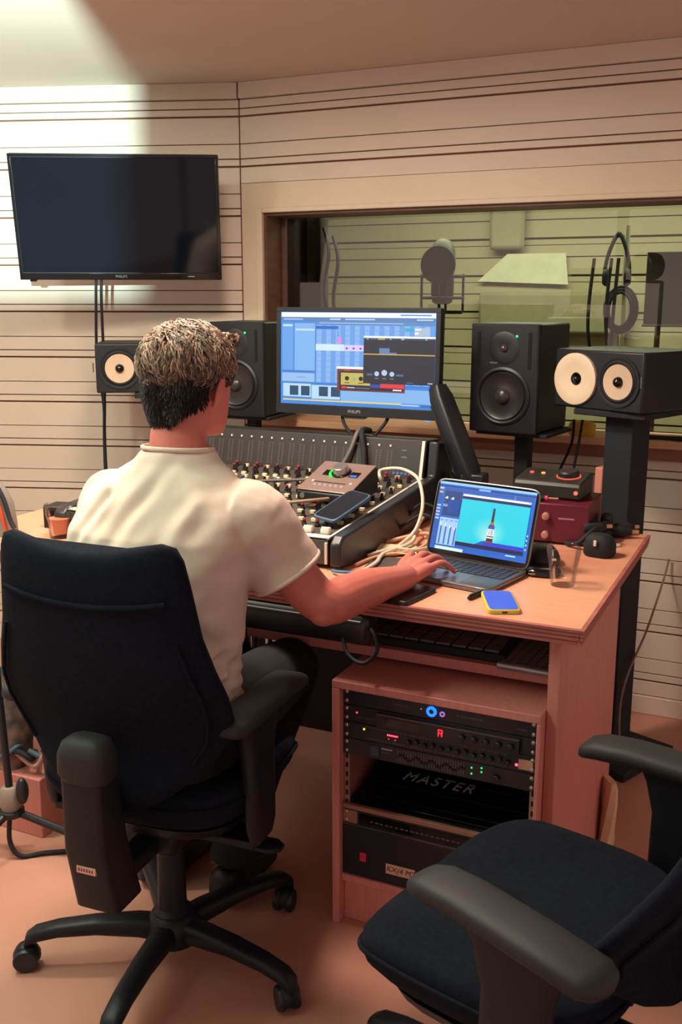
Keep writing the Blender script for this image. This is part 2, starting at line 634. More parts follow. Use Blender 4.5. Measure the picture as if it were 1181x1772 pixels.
# music stand with a dark panel
t = thing('music_stand', 'dark music stand with a broad panel at the right end of the window', 'music stand', (-0.43, 4.55, 0))
MB().box(-0.24, 0.30, -0.01, 0.01, 1.43, 1.745).box(-0.24, 0.30, -0.05, -0.01, 1.43, 1.44).build('desk_panel', mat('stand_panel', '3c3d30', 0.6), t, bevel=0.004)
MB().cyl((-0.18, 0.012, 0.3), (-0.18, 0.012, 1.44), 0.012, n=8).cyl((0.02, 0.012, 0.3), (0.02, 0.012, 1.44), 0.012, n=8).build('pole', m_lrdark, t)
MB().box(-0.26, 0.1, -0.16, 0.2, 0.0, 0.3).build('base', m_blackm, t, bevel=0.01)
# bright paper sheet and green bottle shape on a far ledge
t = thing('paper_sheet', 'white paper sheet leaning on the far wall behind the glass', 'paper', (-1.55, 5.66, 1.62))
mb = MB().prism([(-0.22, 0.02), (0.30, 0.0), (0.28, 0.17), (-0.05, 0.17)], -0.004, 0.0)
mb.build('sheet', mat('paper_white', 'dcdcc4', 0.8), t)
t = thing('wall_absorber', 'soft green foam absorber on the far wall behind the glass', 'acoustic panel', (-1.62, 5.66, 1.83))
MB().box(-0.08, 0.12, -0.05, 0.0, -0.02, 0.24).build('foam', mat('foam_green', '9b9880', 0.95), t, bevel=0.03)
t = thing('wall_absorber', 'low wide grey-green absorber on the far wall under the paper sheet', 'acoustic panel', (-1.45, 5.66, 1.30))
MB().box(-0.3, 0.55, -0.05, 0.0, 0.05, 0.28).build('foam', mat('foam_olive', '928c72', 0.95), t, bevel=0.02)
# shelf unit low behind the glass (pale box with dark slot)
t = thing('equipment_case', 'pale equipment case with a dark slot low behind the window glass', 'case', (-1.28, 4.5, 0.7))
MB().box(-0.12, 0.18, -0.1, 0.2, 0.0, 0.62).build('body', mat('case_pale', 'c4c4a0', 0.6), t, bevel=0.01)
MB().box(-0.08, 0.13, -0.106, -0.1, 0.46, 0.55).build('slot', m_blackm, t)
MB().box(-1.54, -0.98, 4.3, 4.75, 0.62, 0.7).build('recording_room_bench', m_lrdark, bevel=0.01)
tag(bpy.context.scene.objects['recording_room_bench'], 'olive bench carrying the pale equipment case behind the glass', 'bench')
for px in ((-1.5, 4.35), (-1.02, 4.35), (-1.5, 4.7), (-1.02, 4.7)):
    MB().box(px[0] - 0.02, px[0] + 0.02, px[1] - 0.02, px[1] + 0.02, 0, 0.62).build('bench_leg', m_lrdark, bpy.context.scene.objects['recording_room_bench'])

# things lying on the sill
t = thing('sill_sponge', 'small yellow rounded block lying on the window sill', 'sponge', (-0.74, 3.70, WZ0))
MB().loft([sring(0, 0, z, 0.05 * s, 0.022 * s, 16, 3) for z, s in ((0, 0.9), (0.01, 1), (0.04, 1), (0.052, 0.8))]).build('block', mat('sponge_yellow', 'c99a3c', 0.9, bump=0.4, bscale=200), t)
t = thing('marker_pen', 'black marker pen lying on the window sill beneath the glass', 'pen', (-0.45, 3.70, WZ0 + 0.009))
MB().cyl((-0.07, 0, 0), (0.05, 0, 0), 0.008, n=10).build('barrel', m_black, t)
MB().cyl((0.05, 0, 0), (0.09, 0, 0), 0.009, n=10).build('cap', m_gloss, t)
cable('sill_cable', [(-0.60, 3.69, WZ0 + 0.006), (-0.5, 3.705, WZ0 + 0.006), (-0.38, 3.69, WZ0 + 0.006), (-0.2, 3.70, WZ0 + 0.006)], 0.005, m_blackm, 'thin black cable lying along the window sill at the right')

# ------------------------------------------------------------------ screens
def display(parent, w, h, items, name='display_image', y=-0.001, M=None):
    """flat picture on a screen: items = (x0, x1, y0, y1, colour, strength) in 0..1, y down, or ('poly', pts, colour, strength)"""
    mb = MB()
    for i, it in enumerate(items):
        yy = y - 0.00006 * i
        if it[0] == 'poly':
            mb.mat(glow(it[2], it[3]))
            mb.add([((px - 0.5) * w, yy, (0.5 - py) * h) for px, py in it[1]], [tuple(range(len(it[1])))], M)
        else:
            x0, x1, a, b, colr, s = it
            mb.mat(glow(colr, s))
            mb.rect((x0 - 0.5) * w, (x1 - 0.5) * w, (0.5 - b) * h, (0.5 - a) * h, yy, M)
    me = bpy.data.meshes.new(name)
    me.from_pydata(mb.v, [], mb.f)
    for q in mb.mats:
        me.materials.append(q)
    me.polygons.foreach_set('material_index', mb.fm)
    o = bpy.data.objects.new(name, me)
    COL.objects.link(o)
    o.parent = parent
    return o


def disc_pts(cx, cy, rx, ry, n=14):
    return [(cx + rx * math.cos(2 * PI * k / n), cy + ry * math.sin(2 * PI * k / n)) for k in range(n)]


# ------------------------------------------------------------------ television on the left wall
tv = thing('television', 'black flat television tilted forward on the left wall', 'television', (-2.445, 3.225, 1.851), rot=(R(11), 0, R(29)))
TW, TH = 0.775, 0.462
m_tvs = mat('tv_screen', '070d14', 0.07, var=0.1, vscale=3, spec=0.3)
MB().box(-TW / 2, TW / 2, -0.012, 0.02, -TH / 2, TH / 2).build('housing', m_black, tv, bevel=0.004)
MB().box(-TW / 2 + 0.1, TW / 2 - 0.1, 0.02, 0.055, -TH / 2 + 0.03, TH / 2 - 0.12).build('back_shell', m_blackm, tv, bevel=0.012)
MB().box(-TW / 2 + 0.012, TW / 2 - 0.012, -0.0135, -0.0118, -TH / 2 + 0.028, TH / 2 - 0.012).build('screen', m_tvs, tv)
b = MB()
b.box(-TW / 2, TW / 2, -0.017, -0.012, TH / 2 - 0.011, TH / 2).box(-TW / 2, TW / 2, -0.017, -0.012, -TH / 2, -TH / 2 + 0.026)
b.box(-TW / 2, -TW / 2 + 0.011, -0.017, -0.012, -TH / 2 + 0.026, TH / 2 - 0.011).box(TW / 2 - 0.011, TW / 2, -0.017, -0.012, -TH / 2 + 0.026, TH / 2 - 0.011)
b.build('bezel', m_gloss, tv, bevel=0.0015)
text_mb('PHILIPS', 0.014, m_grey, tv, (0.0, -0.0175, -TH / 2 + 0.013), (R(90), 0, 0))
MB().box(-TW / 2 + 0.035, -TW / 2 + 0.06, -0.012, 0.015, -TH / 2 - 0.008, -TH / 2).build('sensor', m_gloss, tv, bevel=0.002)
MB().box(TW / 2 - 0.13, TW / 2 - 0.105, -0.0176, -0.017, -TH / 2 + 0.012, -TH / 2 + 0.015).build('status_mark', glow('c8c2b4', 0.5), tv)
MB().box(-0.1, 0.1, 0.055, 0.07, -0.1, 0.1).cyl((0, 0.06, 0), (0.0, 0.365, 0.02), 0.022, n=10).build('wall_bracket', m_dgrey, tv)
for dx in (-0.012, 0.014):
    cable('television_cable', [(-2.556 + dx, 3.235, 1.66), (-2.565 + dx, 3.235, 1.55), (-2.60 + dx * 1.3, 3.27, 1.30), (-2.615 + dx * 0.2, 3.30, 1.12), (-2.64 + dx * 0.2, 3.32, 0.88), (-2.65 + dx, 3.33, 0.02)], 0.006, m_blackm,
          ('left' if dx < 0 else 'right') + ' one of two thin black cables hanging under the television', 'cables under the television')

# ------------------------------------------------------------------ studio monitors
def studio_monitor(name, label, loc, rotz, slot_side=1):
    t = thing(name, label, 'speaker', loc, rotz)
    w, h, d = 0.245, 0.365, 0.285
    MB().box(-w / 2, w / 2, 0.012, d, 0, h).build('cabinet', m_black, t, bevel=0.008)
    mb = MB()
    mb.loft([[(x, y, z) for x, z in ((-w / 2 + e, e), (w / 2 - e, e), (w / 2 - e, h - e), (-w / 2 + e, h - e))] for y, e in ((0.02, 0.0), (0.004, 0.0), (0.0, 0.006))])
    mb.build('baffle', m_blackm, t, bevel=0.003)
    Mz = lambda z: Matrix.Translation((0, 0, z)) @ Euler((R(90), 0, 0)).to_matrix().to_4x4()
    wz, tz = 0.125, 0.285
    MB().lathe([(0.098, -0.004), (0.098, 0.004), (0.09, 0.008), (0.084, 0.005), (0.082, 0.001)], 40, Mz(wz)).build('woofer_ring', m_black, t, smooth=50)
    wf = MB().lathe([(0.082, 0.002), (0.078, 0.007), (0.072, 0.004), (0.028, -0.022 + 0.024), (0.026, 0.003)], 40, Mz(wz)).build('woofer_cone', mat('cone_dark', '24211f', 0.35, var=0.1), t, smooth=60)
    MB().lathe([(0.028, 0.002), (0.024, 0.010), (0.014, 0.016), (0.001, 0.018)], 24, Mz(wz)).build('dust_cap', mat('cone_cap', '33302e', 0.3), wf, smooth=60)
    tw = MB().lathe([(0.055, 0.0005), (0.045, 0.003), (0.02, 0.0015), (0.014, 0.001)], 32, Mz(tz)).build('tweeter_guide', m_black, t, smooth=60)
    MB().lathe([(0.014, 0.001), (0.011, 0.008), (0.005, 0.012), (0.0005, 0.013)], 20, Mz(tz)).build('tweeter_dome', mat('dome_grey', '56504c', 0.25, metal=0.5), tw, smooth=60)
    for sx in (-1, 1):
        MB().box(sx * 0.092 - 0.006, sx * 0.092 + 0.006, -0.0012, 0.004, 0.218, 0.338).build('port_slot', mat('slot_black', '030304', 0.9), t)
    MB().lathe([(0.0042, 0), (0.0042, 0.002), (0.0005, 0.003)], 12, Mz(0.325) @ Matrix.Translation((0.045, 0, 0.0))).build('power_led', glow('18e070', 2.0), t)
    MB().rect(-0.05, -0.022, 0.233, 0.239, -0.0012).build('maker_mark', m_grey, t)
    return t


def speaker_stand(name, label, loc, rotz, top, cw=0.045, plate=(0.26, 0.24)):
    t = thing(name, label, 'speaker stand', loc, rotz)
    pw, pd = plate
    MB().box(-pw / 2, pw / 2, -pd / 2, pd / 2, top - 0.012, top).build('top_plate', m_blackm, t, bevel=0.003)
    MB().box(-cw / 2, cw / 2, -cw / 2, cw / 2, 0.02, top - 0.012).build('column', m_blackm, t, bevel=0.003)
    MB().box(-0.15, 0.15, -0.15, 0.15, 0, 0.02).build('base', m_blackm, t, bevel=0.004)
    return t


ZS = 1.105
studio_monitor('studio_monitor', 'black studio monitor with a green light, right of the computer screen', (-0.928, 3.28, ZS), R(-8))
studio_monitor('studio_monitor', 'black studio monitor half hidden behind the man\'s head', (-2.02, 3.36, ZS - 0.008), R(2))
speaker_stand('speaker_stand', 'black column stand under the studio monitor right of the screen', (-0.885, 3.42, 0), R(-8), ZS, 0.05)
speaker_stand('speaker_stand', 'black column stand under the studio monitor behind the man', (-2.02, 3.50, 0), R(2), ZS - 0.008, 0.045)
cable('speaker_cable', [(-0.74, 3.55, 1.13), (-0.735, 3.50, 1.05), (-0.76, 3.42, 0.95), (-0.76, 3.33, 0.86), (-0.72, 3.30, 0.4), (-0.69, 3.26, 0.01)], 0.005, m_blackm, 'slanting thin black cable below the right studio monitor', 'cables below the right studio monitor')
cable('speaker_cable', [(-0.71, 3.55, 1.13), (-0.71, 3.50, 1.05), (-0.712, 3.43, 0.95), (-0.715, 3.36, 0.86), (-0.69, 3.34, 0.4), (-0.66, 3.30, 0.01)], 0.005, m_blackm, 'straight thin black cable below the right studio monitor', 'cables below the right studio monitor')


def coax_speaker(name, label, loc, rotz, mirror=1):
    """wide two-way speaker: white waveguide disc and white woofer cone side by side"""
    t = thing(name, label, 'speaker', loc, rotz)
    w, h, d = 0.345, 0.188, 0.30
    MB().box(-w / 2, w / 2, 0.0, d, 0, h).build('cabinet', m_black, t, bevel=0.006)
    m_wc = mat('white_cone', 'dcc8ac', 0.45, var=0.03)
    Mz = lambda x: Matrix.Translation((x, 0, h / 2)) @ Euler((R(90), 0, 0)).to_matrix().to_4x4()
    a, b_ = -0.082 * mirror, 0.082 * mirror
    g = MB().lathe([(0.083, -0.002), (0.083, 0.010), (0.079, 0.012), (0.05, 0.006), (0.022, 0.002), (0.020, 0.002)], 44, Mz(a)).build('waveguide', m_wc, t, smooth=50)
    MB().lathe([(0.021, 0.0022), (0.019, 0.005), (0.010, 0.004), (0.008, 0.008), (0.0005, 0.010)], 24, Mz(a)).build('tweeter', m_gloss, g, smooth=50)
    MB().lathe([(0.080, -0.002), (0.080, 0.005), (0.072, 0.006), (0.068, 0.003), (0.060, 0.009), (0.054, 0.004)], 44, Mz(b_)).build('surround', m_blackm, t, smooth=50)
    c_ = MB().lathe([(0.055, 0.005), (0.018, 0.0008), (0.016, 0.001)], 44, Mz(b_)).build('woofer_cone', mat('white_cone_gloss', 'd8bfa2', 0.28, metal=0.25), t, smooth=50)
    MB().lathe([(0.017, 0.001), (0.015, 0.010), (0.009, 0.016), (0.0005, 0.018)], 20, Mz(b_)).build('phase_plug', m_gloss, c_, smooth=50)
    MB().rect(w / 2 * mirror - 0.008 - 0.003, w / 2 * mirror - 0.008 + 0.003, 0.08, 0.115, -0.0008).build('maker_mark', m_grey, t)
    return t


coax_speaker('coaxial_speaker', 'wide black speaker with two cream cones on the thick stand at the right', (-0.605, 3.22, 1.205), R(-27), 1)
coax_speaker('coaxial_speaker', 'wide black speaker with a cream cone, left of the man\'s head', (-2.325, 3.17, 1.195), R(33), -1)
t = thing('speaker_stand', 'thick black column stand beside the right desk edge', 'speaker stand', (-0.516, 3.315, 0), R(-22))
MB().box(-0.05, 0.05, -0.055, 0.055, 0.03, 1.185).build('column', m_blackm, t, bevel=0.004)
MB().box(-0.13, 0.13, -0.12, 0.12, 1.185, 1.205).build('top_plate', m_blackm, t, bevel=0.004)
MB().box(-0.16, 0.16, -0.16, 0.16, 0.0, 0.03).build('base', m_blackm, t, bevel=0.004)
MB().box(-0.080, -0.05, -0.055, 0.03, 0.85, 1.01).build('side_block', mat('salmon_block', 'c98470', 0.6), t, bevel=0.006, label='salmon block on the side of the column')  # salmon-coloured block on the left side of the column
MB().box(-0.088, -0.080, -0.03, 0.016, 0.905, 0.955).build('block_slot', m_blackm, t)
t = thing('speaker_stand', 'black column stand under the wide speaker left of the man', 'speaker stand', (-2.318, 3.27, 0), R(33))
MB().box(-0.035, 0.035, -0.035, 0.035, 0.03, 1.175).build('column', m_blackm, t, bevel=0.004)
MB().box(-0.09, 0.09, -0.10, 0.10, 1.175, 1.195).build('top_plate', m_blackm, t, bevel=0.004)
MB().box(-0.14, 0.14, -0.14, 0.14, 0.0, 0.03).build('base', m_blackm, t, bevel=0.004)
cable('stand_cable', [(-0.40, 3.70, 0.62), (-0.41, 3.66, 0.55), (-0.43, 3.45, 0.42), (-0.455, 3.25, 0.33), (-0.47, 3.22, 0.22), (-0.46, 3.20, 0.1), (-0.43, 3.19, 0.036)], 0.004, mat('cable_brown', '8a6f60', 0.6),
      'thin pale brown cable curving in front of the thick stand column')

# ------------------------------------------------------------------ desk
DZ = 0.866
desk = thing('studio_desk', 'large salmon wooden studio desk with a thick ply front edge', 'desk', (-1.3, 2.5, 0))
dx, dy = 1.3, -2.5


def dbox(x0, x1, y0, y1, z0, z1, name, m, bev=0.002, label=None):
    return MB().box(x0 + dx, x1 + dx, y0 + dy, y1 + dy, z0, z1).build(name, m, desk, bevel=bev, label=label)


dbox(-2.28, -0.39, 2.052, 3.0, DZ - 0.028, DZ, 'tabletop', m_wood, 0.0015)
# layered front edge, each ply slightly stepped back
pl = [(0.0, 0.006, m_ply, 0.0), (0.006, 0.009, m_plyd, 0.0008), (0.009, 0.015, m_ply, 0.001), (0.015, 0.018, m_plyd, 0.002), (0.018, 0.025, m_ply, 0.002), (0.025, 0.028, m_plyd, 0.004), (0.028, 0.036, m_ply, 0.005)]
for a, b_, m_, st in pl:
    MB().box(-2.28 + dx, -0.39 - st * 1.2 + dx, 2.04 + st + dy, 2.0525 + dy, DZ - b_, DZ - a - 0.0002).build('edge_ply', m_, desk)
    MB().box(-0.3905 + dx, -0.3895 + 0.008 - st * 1.2 + dx, 2.04 + st + dy, 3.0 + dy, DZ - b_, DZ - a - 0.0002).build('edge_ply', m_, desk)
dbox(-0.464, -0.438, 2.085, 2.86, 0.0, DZ - 0.028, 'side_panel', m_woodd)
dbox(-2.0, -1.972, 2.36, 2.86, 0.0, DZ - 0.028, 'side_panel', m_woodd)
dbox(-1.30, -0.464, 2.19, 2.80, 0.672, 0.698, 'keyboard_shelf', m_woodd)
dbox(-1.32, -1.30, 2.24, 2.80, 0.672, 0.838, 'shelf_hanger', m_woodd)
dbox(-1.50, -0.99, 2.86, 2.878, 0.10, DZ - 0.028, 'back_panel', mat('panel_black', '141316', 0.7), label='black board behind the leg space')

# rack cabinet beneath the desk
rk = thing('rack_cabinet', 'salmon wooden rack cabinet full of black gear under the desk', 'cabinet', (-0.72, 2.30, 0))
rx, ry = 0.72, -2.30
RY = 2.042
RL, RR, RT, RB = -0.977, -0.4645, 0.656, 0.135


def rbox(x0, x1, y0, y1, z0, z1, name, m, bev=0.002):
    return MB().box(x0 + rx, x1 + rx, y0 + ry, y1 + ry, z0, z1).build(name, m, rk, bevel=bev)


rbox(RL, RR, RY, 2.60, RT - 0.020, RT, 'top_panel', m_woodd)
rbox(RL, RL + 0.020, RY, 2.60, 0.0, RT - 0.0202, 'side_panel', m_woodd)
rbox(RR - 0.010, RR, RY, 2.60, 0.0, RT - 0.0202, 'side_panel', m_woodd)
rbox(RL + 0.0202, RR - 0.0102, RY + 0.012, 2.60, RB - 0.02, RB, 'bottom_panel', m_woodd)
rbox(RL + 0.0202, RR - 0.0102, RY + 0.03, RY + 0.05, 0.0, RB - 0.0202, 'plinth', m_woodd)
rbox(RL + 0.0202, RR - 0.0102, 2.58, 2.60, RB, RT - 0.0202, 'rear_panel', m_blackm)
# punched rack rails
for xx in (RL + 0.0215, RR - 0.0255):
    mb = MB().box(xx + rx, xx + 0.014 + rx, RY + 0.028 + ry, RY + 0.034 + ry, RB, RT - 0.021)
    mb.build('rack_rail', mat('rail_steel', 'a08676', 0.45, metal=0.4), rk)
    for k in range(20):
        zz = RB + 0.014 + k * 0.0248
        MB().box(xx + 0.004 + rx, xx + 0.010 + rx, RY + 0.026 + ry, RY + 0.0281 + ry, zz, zz + 0.012).build('rail_hole', m_blackm, rk)

GX0, GX1 = RL + 0.0215, RR - 0.0115
GXC = (GX0 + GX1) / 2
GW = GX1 - GX0
U = 0.0435
ZT = RT - 0.022
m_unit = mat('rack_face', '1c2028', 0.4, var=0.12, bump=0.05, bscale=300)
m_unit2 = mat('rack_face_grey', '2a292b', 0.42, metal=0.3)
m_print = mat('panel_print', '5e5c5c', 0.6)


def rack_unit(name, label, ztop, u, m, depth=0.3, yoff=0.022):
    t = thing(name, label, 'rack unit', (GXC, RY + yoff, ztop - u * U))
    MB().box(-GW / 2, GW / 2, 0, 0.004, 0.0008, u * U - 0.0008).build('face_plate', m, t, bevel=0.0008)
    MB().box(-GW / 2 + 0.025, GW / 2 - 0.025, 0.004, depth, 0.003, u * U - 0.003).build('chassis', m_blackm, t)
    for sx in (-1, 1):
        for zz in (0.010, u * U - 0.010):
            MB().lathe([(0.005, 0), (0.005, 0.002), (0.003, 0.0035), (0.0004, 0.0038)], 12,
                       Matrix.Translation((sx * (GW / 2 - 0.009), 0, zz)) @ Euler((R(90), 0, 0)).to_matrix().to_4x4()).build('screw', m_steel, t)
    return t


def led(t, x, z, colr, s=3.0, r=0.0028):
    return MB().lathe([(r, 0), (r, 0.001), (r * 0.6, 0.002), (0.0003, 0.0024)], 10, Matrix.Translation((x, 0, z)) @ Euler((R(90), 0, 0)).to_matrix().to_4x4()).build('led', glow(colr, s), t)


def strokes(t, x0, x1, z, h=0.004, n=8, m=None, y=-0.0005):
    """tiny illegible printed lettering"""
    mb = MB()
    w = (x1 - x0) / n
    for k in range(n):
        mb.rect(x0 + k * w + 0.15 * w, x0 + k * w + w * (0.55 + 0.35 * random.random()), z - h / 2 * (0.6 + 0.4 * random.random()), z + h / 2, y)
    return mb.build('panel_print', m or m_print, t)


def U_knob(t, x, z, r, m, name='knob'):
    return MB().lathe([(r, 0), (r * 0.92, 0.010), (r * 0.7, 0.0115), (0.0004, 0.0115)], 14, Matrix.Translation((x, 0, z)) @ Euler((R(90), 0, 0)).to_matrix().to_4x4()).build(name, m, t)


fx = lambda q: GX0 - GXC + q * GW        # 0..1 across the face
# unit 1: power unit with the blue ring
t = rack_unit('rack_unit', 'topmost black rack unit with a glowing blue ring', ZT, 1, m_unit)
RM = lambda x, z: Matrix.Translation((x, 0, z)) @ Euler((R(90), 0, 0)).to_matrix().to_4x4()
MB().lathe([(0.0125, 0), (0.0125, 0.004), (0.006, 0.004), (0.006, 0)], 28, RM(fx(0.475), 0.021)).build('power_ring', glow('1060ff', 3.0), t, label='glowing blue ring button')
MB().lathe([(0.006, 0), (0.006, 0.003), (0.0004, 0.003)], 20, RM(fx(0.475), 0.021)).build('power_button', mat('button_navy', '0a1a44', 0.3), t)
MB().lathe([(0.0065, 0), (0.0065, 0.003), (0.0035, 0.003), (0.0035, 0)], 20, RM(fx(0.53), 0.019)).build('small_ring', glow('a070c8', 1.1), t)
led(t, fx(0.42), 0.022, 'ffb0a0', 0.7, 0.0015)
strokes(t, fx(0.42), fx(0.53), 0.038, 0.004, 9)
strokes(t, fx(0.27), fx(0.35), 0.021, 0.005, 7)
strokes(t, fx(0.60), fx(0.74), 0.021, 0.005, 11)
strokes(t, fx(0.90), fx(0.95), 0.016, 0.005, 5)
# unit 2: effects unit with the red figure
t = rack_unit('rack_unit', 'black rack unit with a red lit letter, second from the top', ZT - U, 1, m_unit)
MB().box(fx(0.19), fx(0.92), -0.012, 0.0, 0.004, 0.036).build('raised_face', m_unit, t, bevel=0.001)
MB().box(fx(0.19), fx(0.92), -0.013, -0.0005, 0.0362, 0.0382).build('top_lip', mat('lip_metal', '7a6d66', 0.35, metal=0.8), t)
MB().box(fx(0.24), fx(0.43), -0.0128, -0.012, 0.009, 0.031).build('display_window', m_gloss, t)
led(t, fx(0.075), 0.026, 'ff3030', 3.0, 0.0025)
strokes(t, fx(0.07), fx(0.18), 0.015, 0.003, 8)
mb = MB()
for ax, az, bx, bz in ((0, 0, 0, 1), (0, 1, 1, 1), (1, 0.55, 1, 1), (0, 0.5, 1, 0.5), (0.9, 0, 0.9, 0.5)):
    x0, x1 = sorted((ax, bx))
    z0, z1 = sorted((az, bz))
    mb.box(fx(0.52) + x0 * 0.009 - 0.0012, fx(0.52) + x1 * 0.009 + 0.0012, -0.0135, -0.012, 0.012 + z0 * 0.015 - 0.0012, 0.012 + z1 * 0.015 + 0.0012)
mb.build('lit_letter', glow('ff2436', 2.2), t, label='red lit letter R')
for k in range(5):
    U_knob(t, fx(0.64 + 0.06 * k), 0.020, 0.0085, m_black).location.y = -0.012
# unit 3: processor with the row of knobs
t = rack_unit('rack_unit', 'black rack unit with a row of knobs and a red meter, third from the top', ZT - 2 * U, 1, m_unit)
led(t, fx(0.115), 0.030, 'e8c020', 2.2, 0.0028)
for k in range(6):
    led(t, fx(0.245) + k * 0.0048, 0.0265, 'ff3850', 4.0, 0.0022)
led(t, fx(0.25), 0.017, 'ff2030', 1.2, 0.002)
led(t, fx(0.285), 0.017, 'ff2030', 1.2, 0.002)
for k in range(13):
    U_knob(t, fx(0.36 + 0.042 * k), 0.019 + 0.004 * (k % 2), 0.0065, m_dgrey)
strokes(t, fx(0.12), fx(0.86), 0.037, 0.003, 44)
strokes(t, fx(0.12), fx(0.86), 0.008, 0.003, 40)
led(t, fx(0.905), 0.016, 'ff4060', 4.0, 0.0035)
MB().box(fx(0.915), fx(0.985), -0.002, 0.0, 0.008, 0.032).build('tape', mat('paper_tape', 'c89a80', 0.8), t, label='piece of pale tape')
# unit 4: graphic equaliser
t = rack_unit('rack_unit', 'black graphic equaliser rack unit with four green lights', ZT - 3 * U, 1, m_unit)
for k in range(26):
    s_ = MB().box(fx(0.30 + 0.0138 * k) - 0.0012, fx(0.30 + 0.0138 * k) + 0.0012, -0.0006, 0.0, 0.006, 0.038)
    so = s_.build('slider_slot', m_print, t)
    zz = 0.018 + 0.006 * math.sin(k * 1.1)
    MB().box(fx(0.30 + 0.0138 * k) - 0.0022, fx(0.30 + 0.0138 * k) + 0.0022, -0.006, -0.0006, zz, zz + 0.005).build('slider_cap', m_dgrey, t)
for q, zz in ((0.685, 0.030), (0.685, 0.015), (0.735, 0.034), (0.735, 0.024)):
    led(t, fx(q), zz, '20e060', 2.0, 0.0022)
MB().box(fx(0.155), fx(0.20), -0.004, 0, 0.010, 0.036).build('emblem', mat('emblem_teal', '2f4450', 0.5), t)
MB().rect(fx(0.21), fx(0.27), 0.030, 0.034, -0.0006).build('panel_mark', mat('mark_pale', 'a8968a', 0.6), t)
strokes(t, fx(0.21), fx(0.27), 0.022, 0.004, 5)
U_knob(t, fx(0.81), 0.018, 0.009, m_black)
# the open bay with the deep-set tray lettered MASTER
ZB = ZT - 4 * U
t = thing('rack_case', 'dark sloping case lettered MASTER set deep in the rack', 'case', (GXC, RY + 0.05, ZB - 3.0 * U))
Mt = Matrix.Translation((0, 0.0, 0.0)) @ Euler((R(16), 0, 0)).to_matrix().to_4x4()
MB().box(-GW / 2 + 0.02, GW / 2 - 0.02, 0.0, 0.26, -0.008, 0.0, Mt).build('sloping_lid', m_gloss, t, bevel=0.001)
text_mb('MASTER', 0.044, mat('letter_grey', 'b4b2b4', 0.45), t, tuple(Mt @ Vector((-0.04, 0.110, 0.0006))), (R(16), 0, 0), shear=0.35, spacing=1.25)
for k in range(3):
    MB().box(-GW / 2 + 0.02, GW / 2 - 0.02, 0.02 + 0.05 * k, 0.0225 + 0.05 * k, 0.0, 0.0012, Mt).build('rib', m_black, t)
# rail of the shelf below and the two lower units
t = thing('rack_shelf', 'brown steel shelf rail above the lowest rack units', 'shelf', (GXC, RY + 0.015, ZB - 3.3 * U))
MB().box(-GW / 2, GW / 2, 0.0, 0.012, 0.0, 0.012).build('rail', mat('rail_brown', '9a7160', 0.45, metal=0.3), t, bevel=0.001)
MB().box(-GW / 2, GW / 2, 0.012, 0.4, 0.002, 0.004).build('tray', m_dgrey, t)
t = rack_unit('rack_unit', 'thin black rack unit with a brown left end, below the shelf rail', ZB - 3.3 * U - 0.002, 0.95, m_unit)
MB().box(fx(0.0), fx(0.08), -0.0025, -0.0002, 0.004, 0.038).build('end_cover', mat('rail_brown', '9a7160', 0.45), t)
MB().box(fx(0.09), fx(0.97), -0.002, 0.0, 0.006, 0.034).build('display_window', m_gloss, t)
strokes(t, fx(0.15), fx(0.7), 0.018, 0.004, 20, y=-0.0022)
MB().box(fx(0.0), fx(1.0), -0.004, 0.0, -0.0005, 0.002).build('lower_lip', mat('lip_metal', '7a6d66', 0.35, metal=0.8), t)
zb = ZB - 4.27 * U - 0.002
t = thing('power_amplifier', 'blank black panel with a red switch and a handwritten pale label at the rack bottom', 'rack unit', (GXC, RY + 0.018, RB + 0.001))
MB().box(-GW / 2, GW / 2, 0, 0.005, 0, zb - RB - 0.002).build('face_plate', mat('rack_face_navy', '131822', 0.4, var=0.1), t, bevel=0.0015)
MB().box(-GW / 2 + 0.025, GW / 2 - 0.025, 0.005, 0.4, 0.003, zb - RB - 0.005).build('chassis', m_blackm, t)
MB().box(fx(0.10), fx(0.135), -0.004, 0.0, 0.045, 0.068).build('power_switch', mat('switch_red', '9c2230', 0.4, emit='c02030', estr=0.12), t, bevel=0.001)
lb = MB().box(fx(0.245), fx(0.405), -0.0008, 0.0, 0.028, 0.055).build('handwritten_label', mat('label_pale', 'dcae98', 0.8), t)
text_mb('KX(4 M2', 0.020, mat('ink_brown', '6a2c26', 0.8), lb, (fx(0.325), -0.0012, 0.0415), (R(90), 0, 0), shear=0.25)

# things on the keyboard shelf
t = thing('music_keyboard', 'black keyboard with wide flat keys on the pull-out shelf', 'keyboard', (-0.80, 2.32, 0.698))
MB().box(-0.20, 0.205, -0.11, 0.12, 0.0, 0.022).build('body', m_blackm, t, bevel=0.004)
kk = None
for i in range(9):
    for j in range(3):
        loc_ = (-0.165 + i * 0.0415, -0.075 + j * 0.058, 0.022)
        if kk is None:
            kk = MB().box(-0.018, 0.018, -0.026, 0.026, 0, 0.006).build('key', mat('key_grey', '605b5a', 0.5), t, bevel=0.0015, loc=loc_)
        else:
            inst('key', kk, t, loc_)
t = thing('computer_keyboard', 'slim dark grey computer keyboard at the right end of the shelf', 'keyboard', (-0.535, 2.30, 0.698), R(-3))
MB().box(-0.065, 0.062, -0.13, 0.09, 0.0, 0.010).cyl((-0.065, -0.125, 0.010), (0.062, -0.125, 0.010), 0.009, n=12).build('body', m_alu, t, bevel=0.002)
kk = None
for i in range(6):
    for j in range(9):
        loc_ = (-0.052 + i * 0.0205, -0.098 + j * 0.021, 0.010)
        if kk is None:
            kk = MB().box(-0.009, 0.009, -0.009, 0.009, 0, 0.004).build('key', mat('key_dim', '756e6a', 0.5), t, loc=loc_)
        else:
            inst('key', kk, t, loc_)
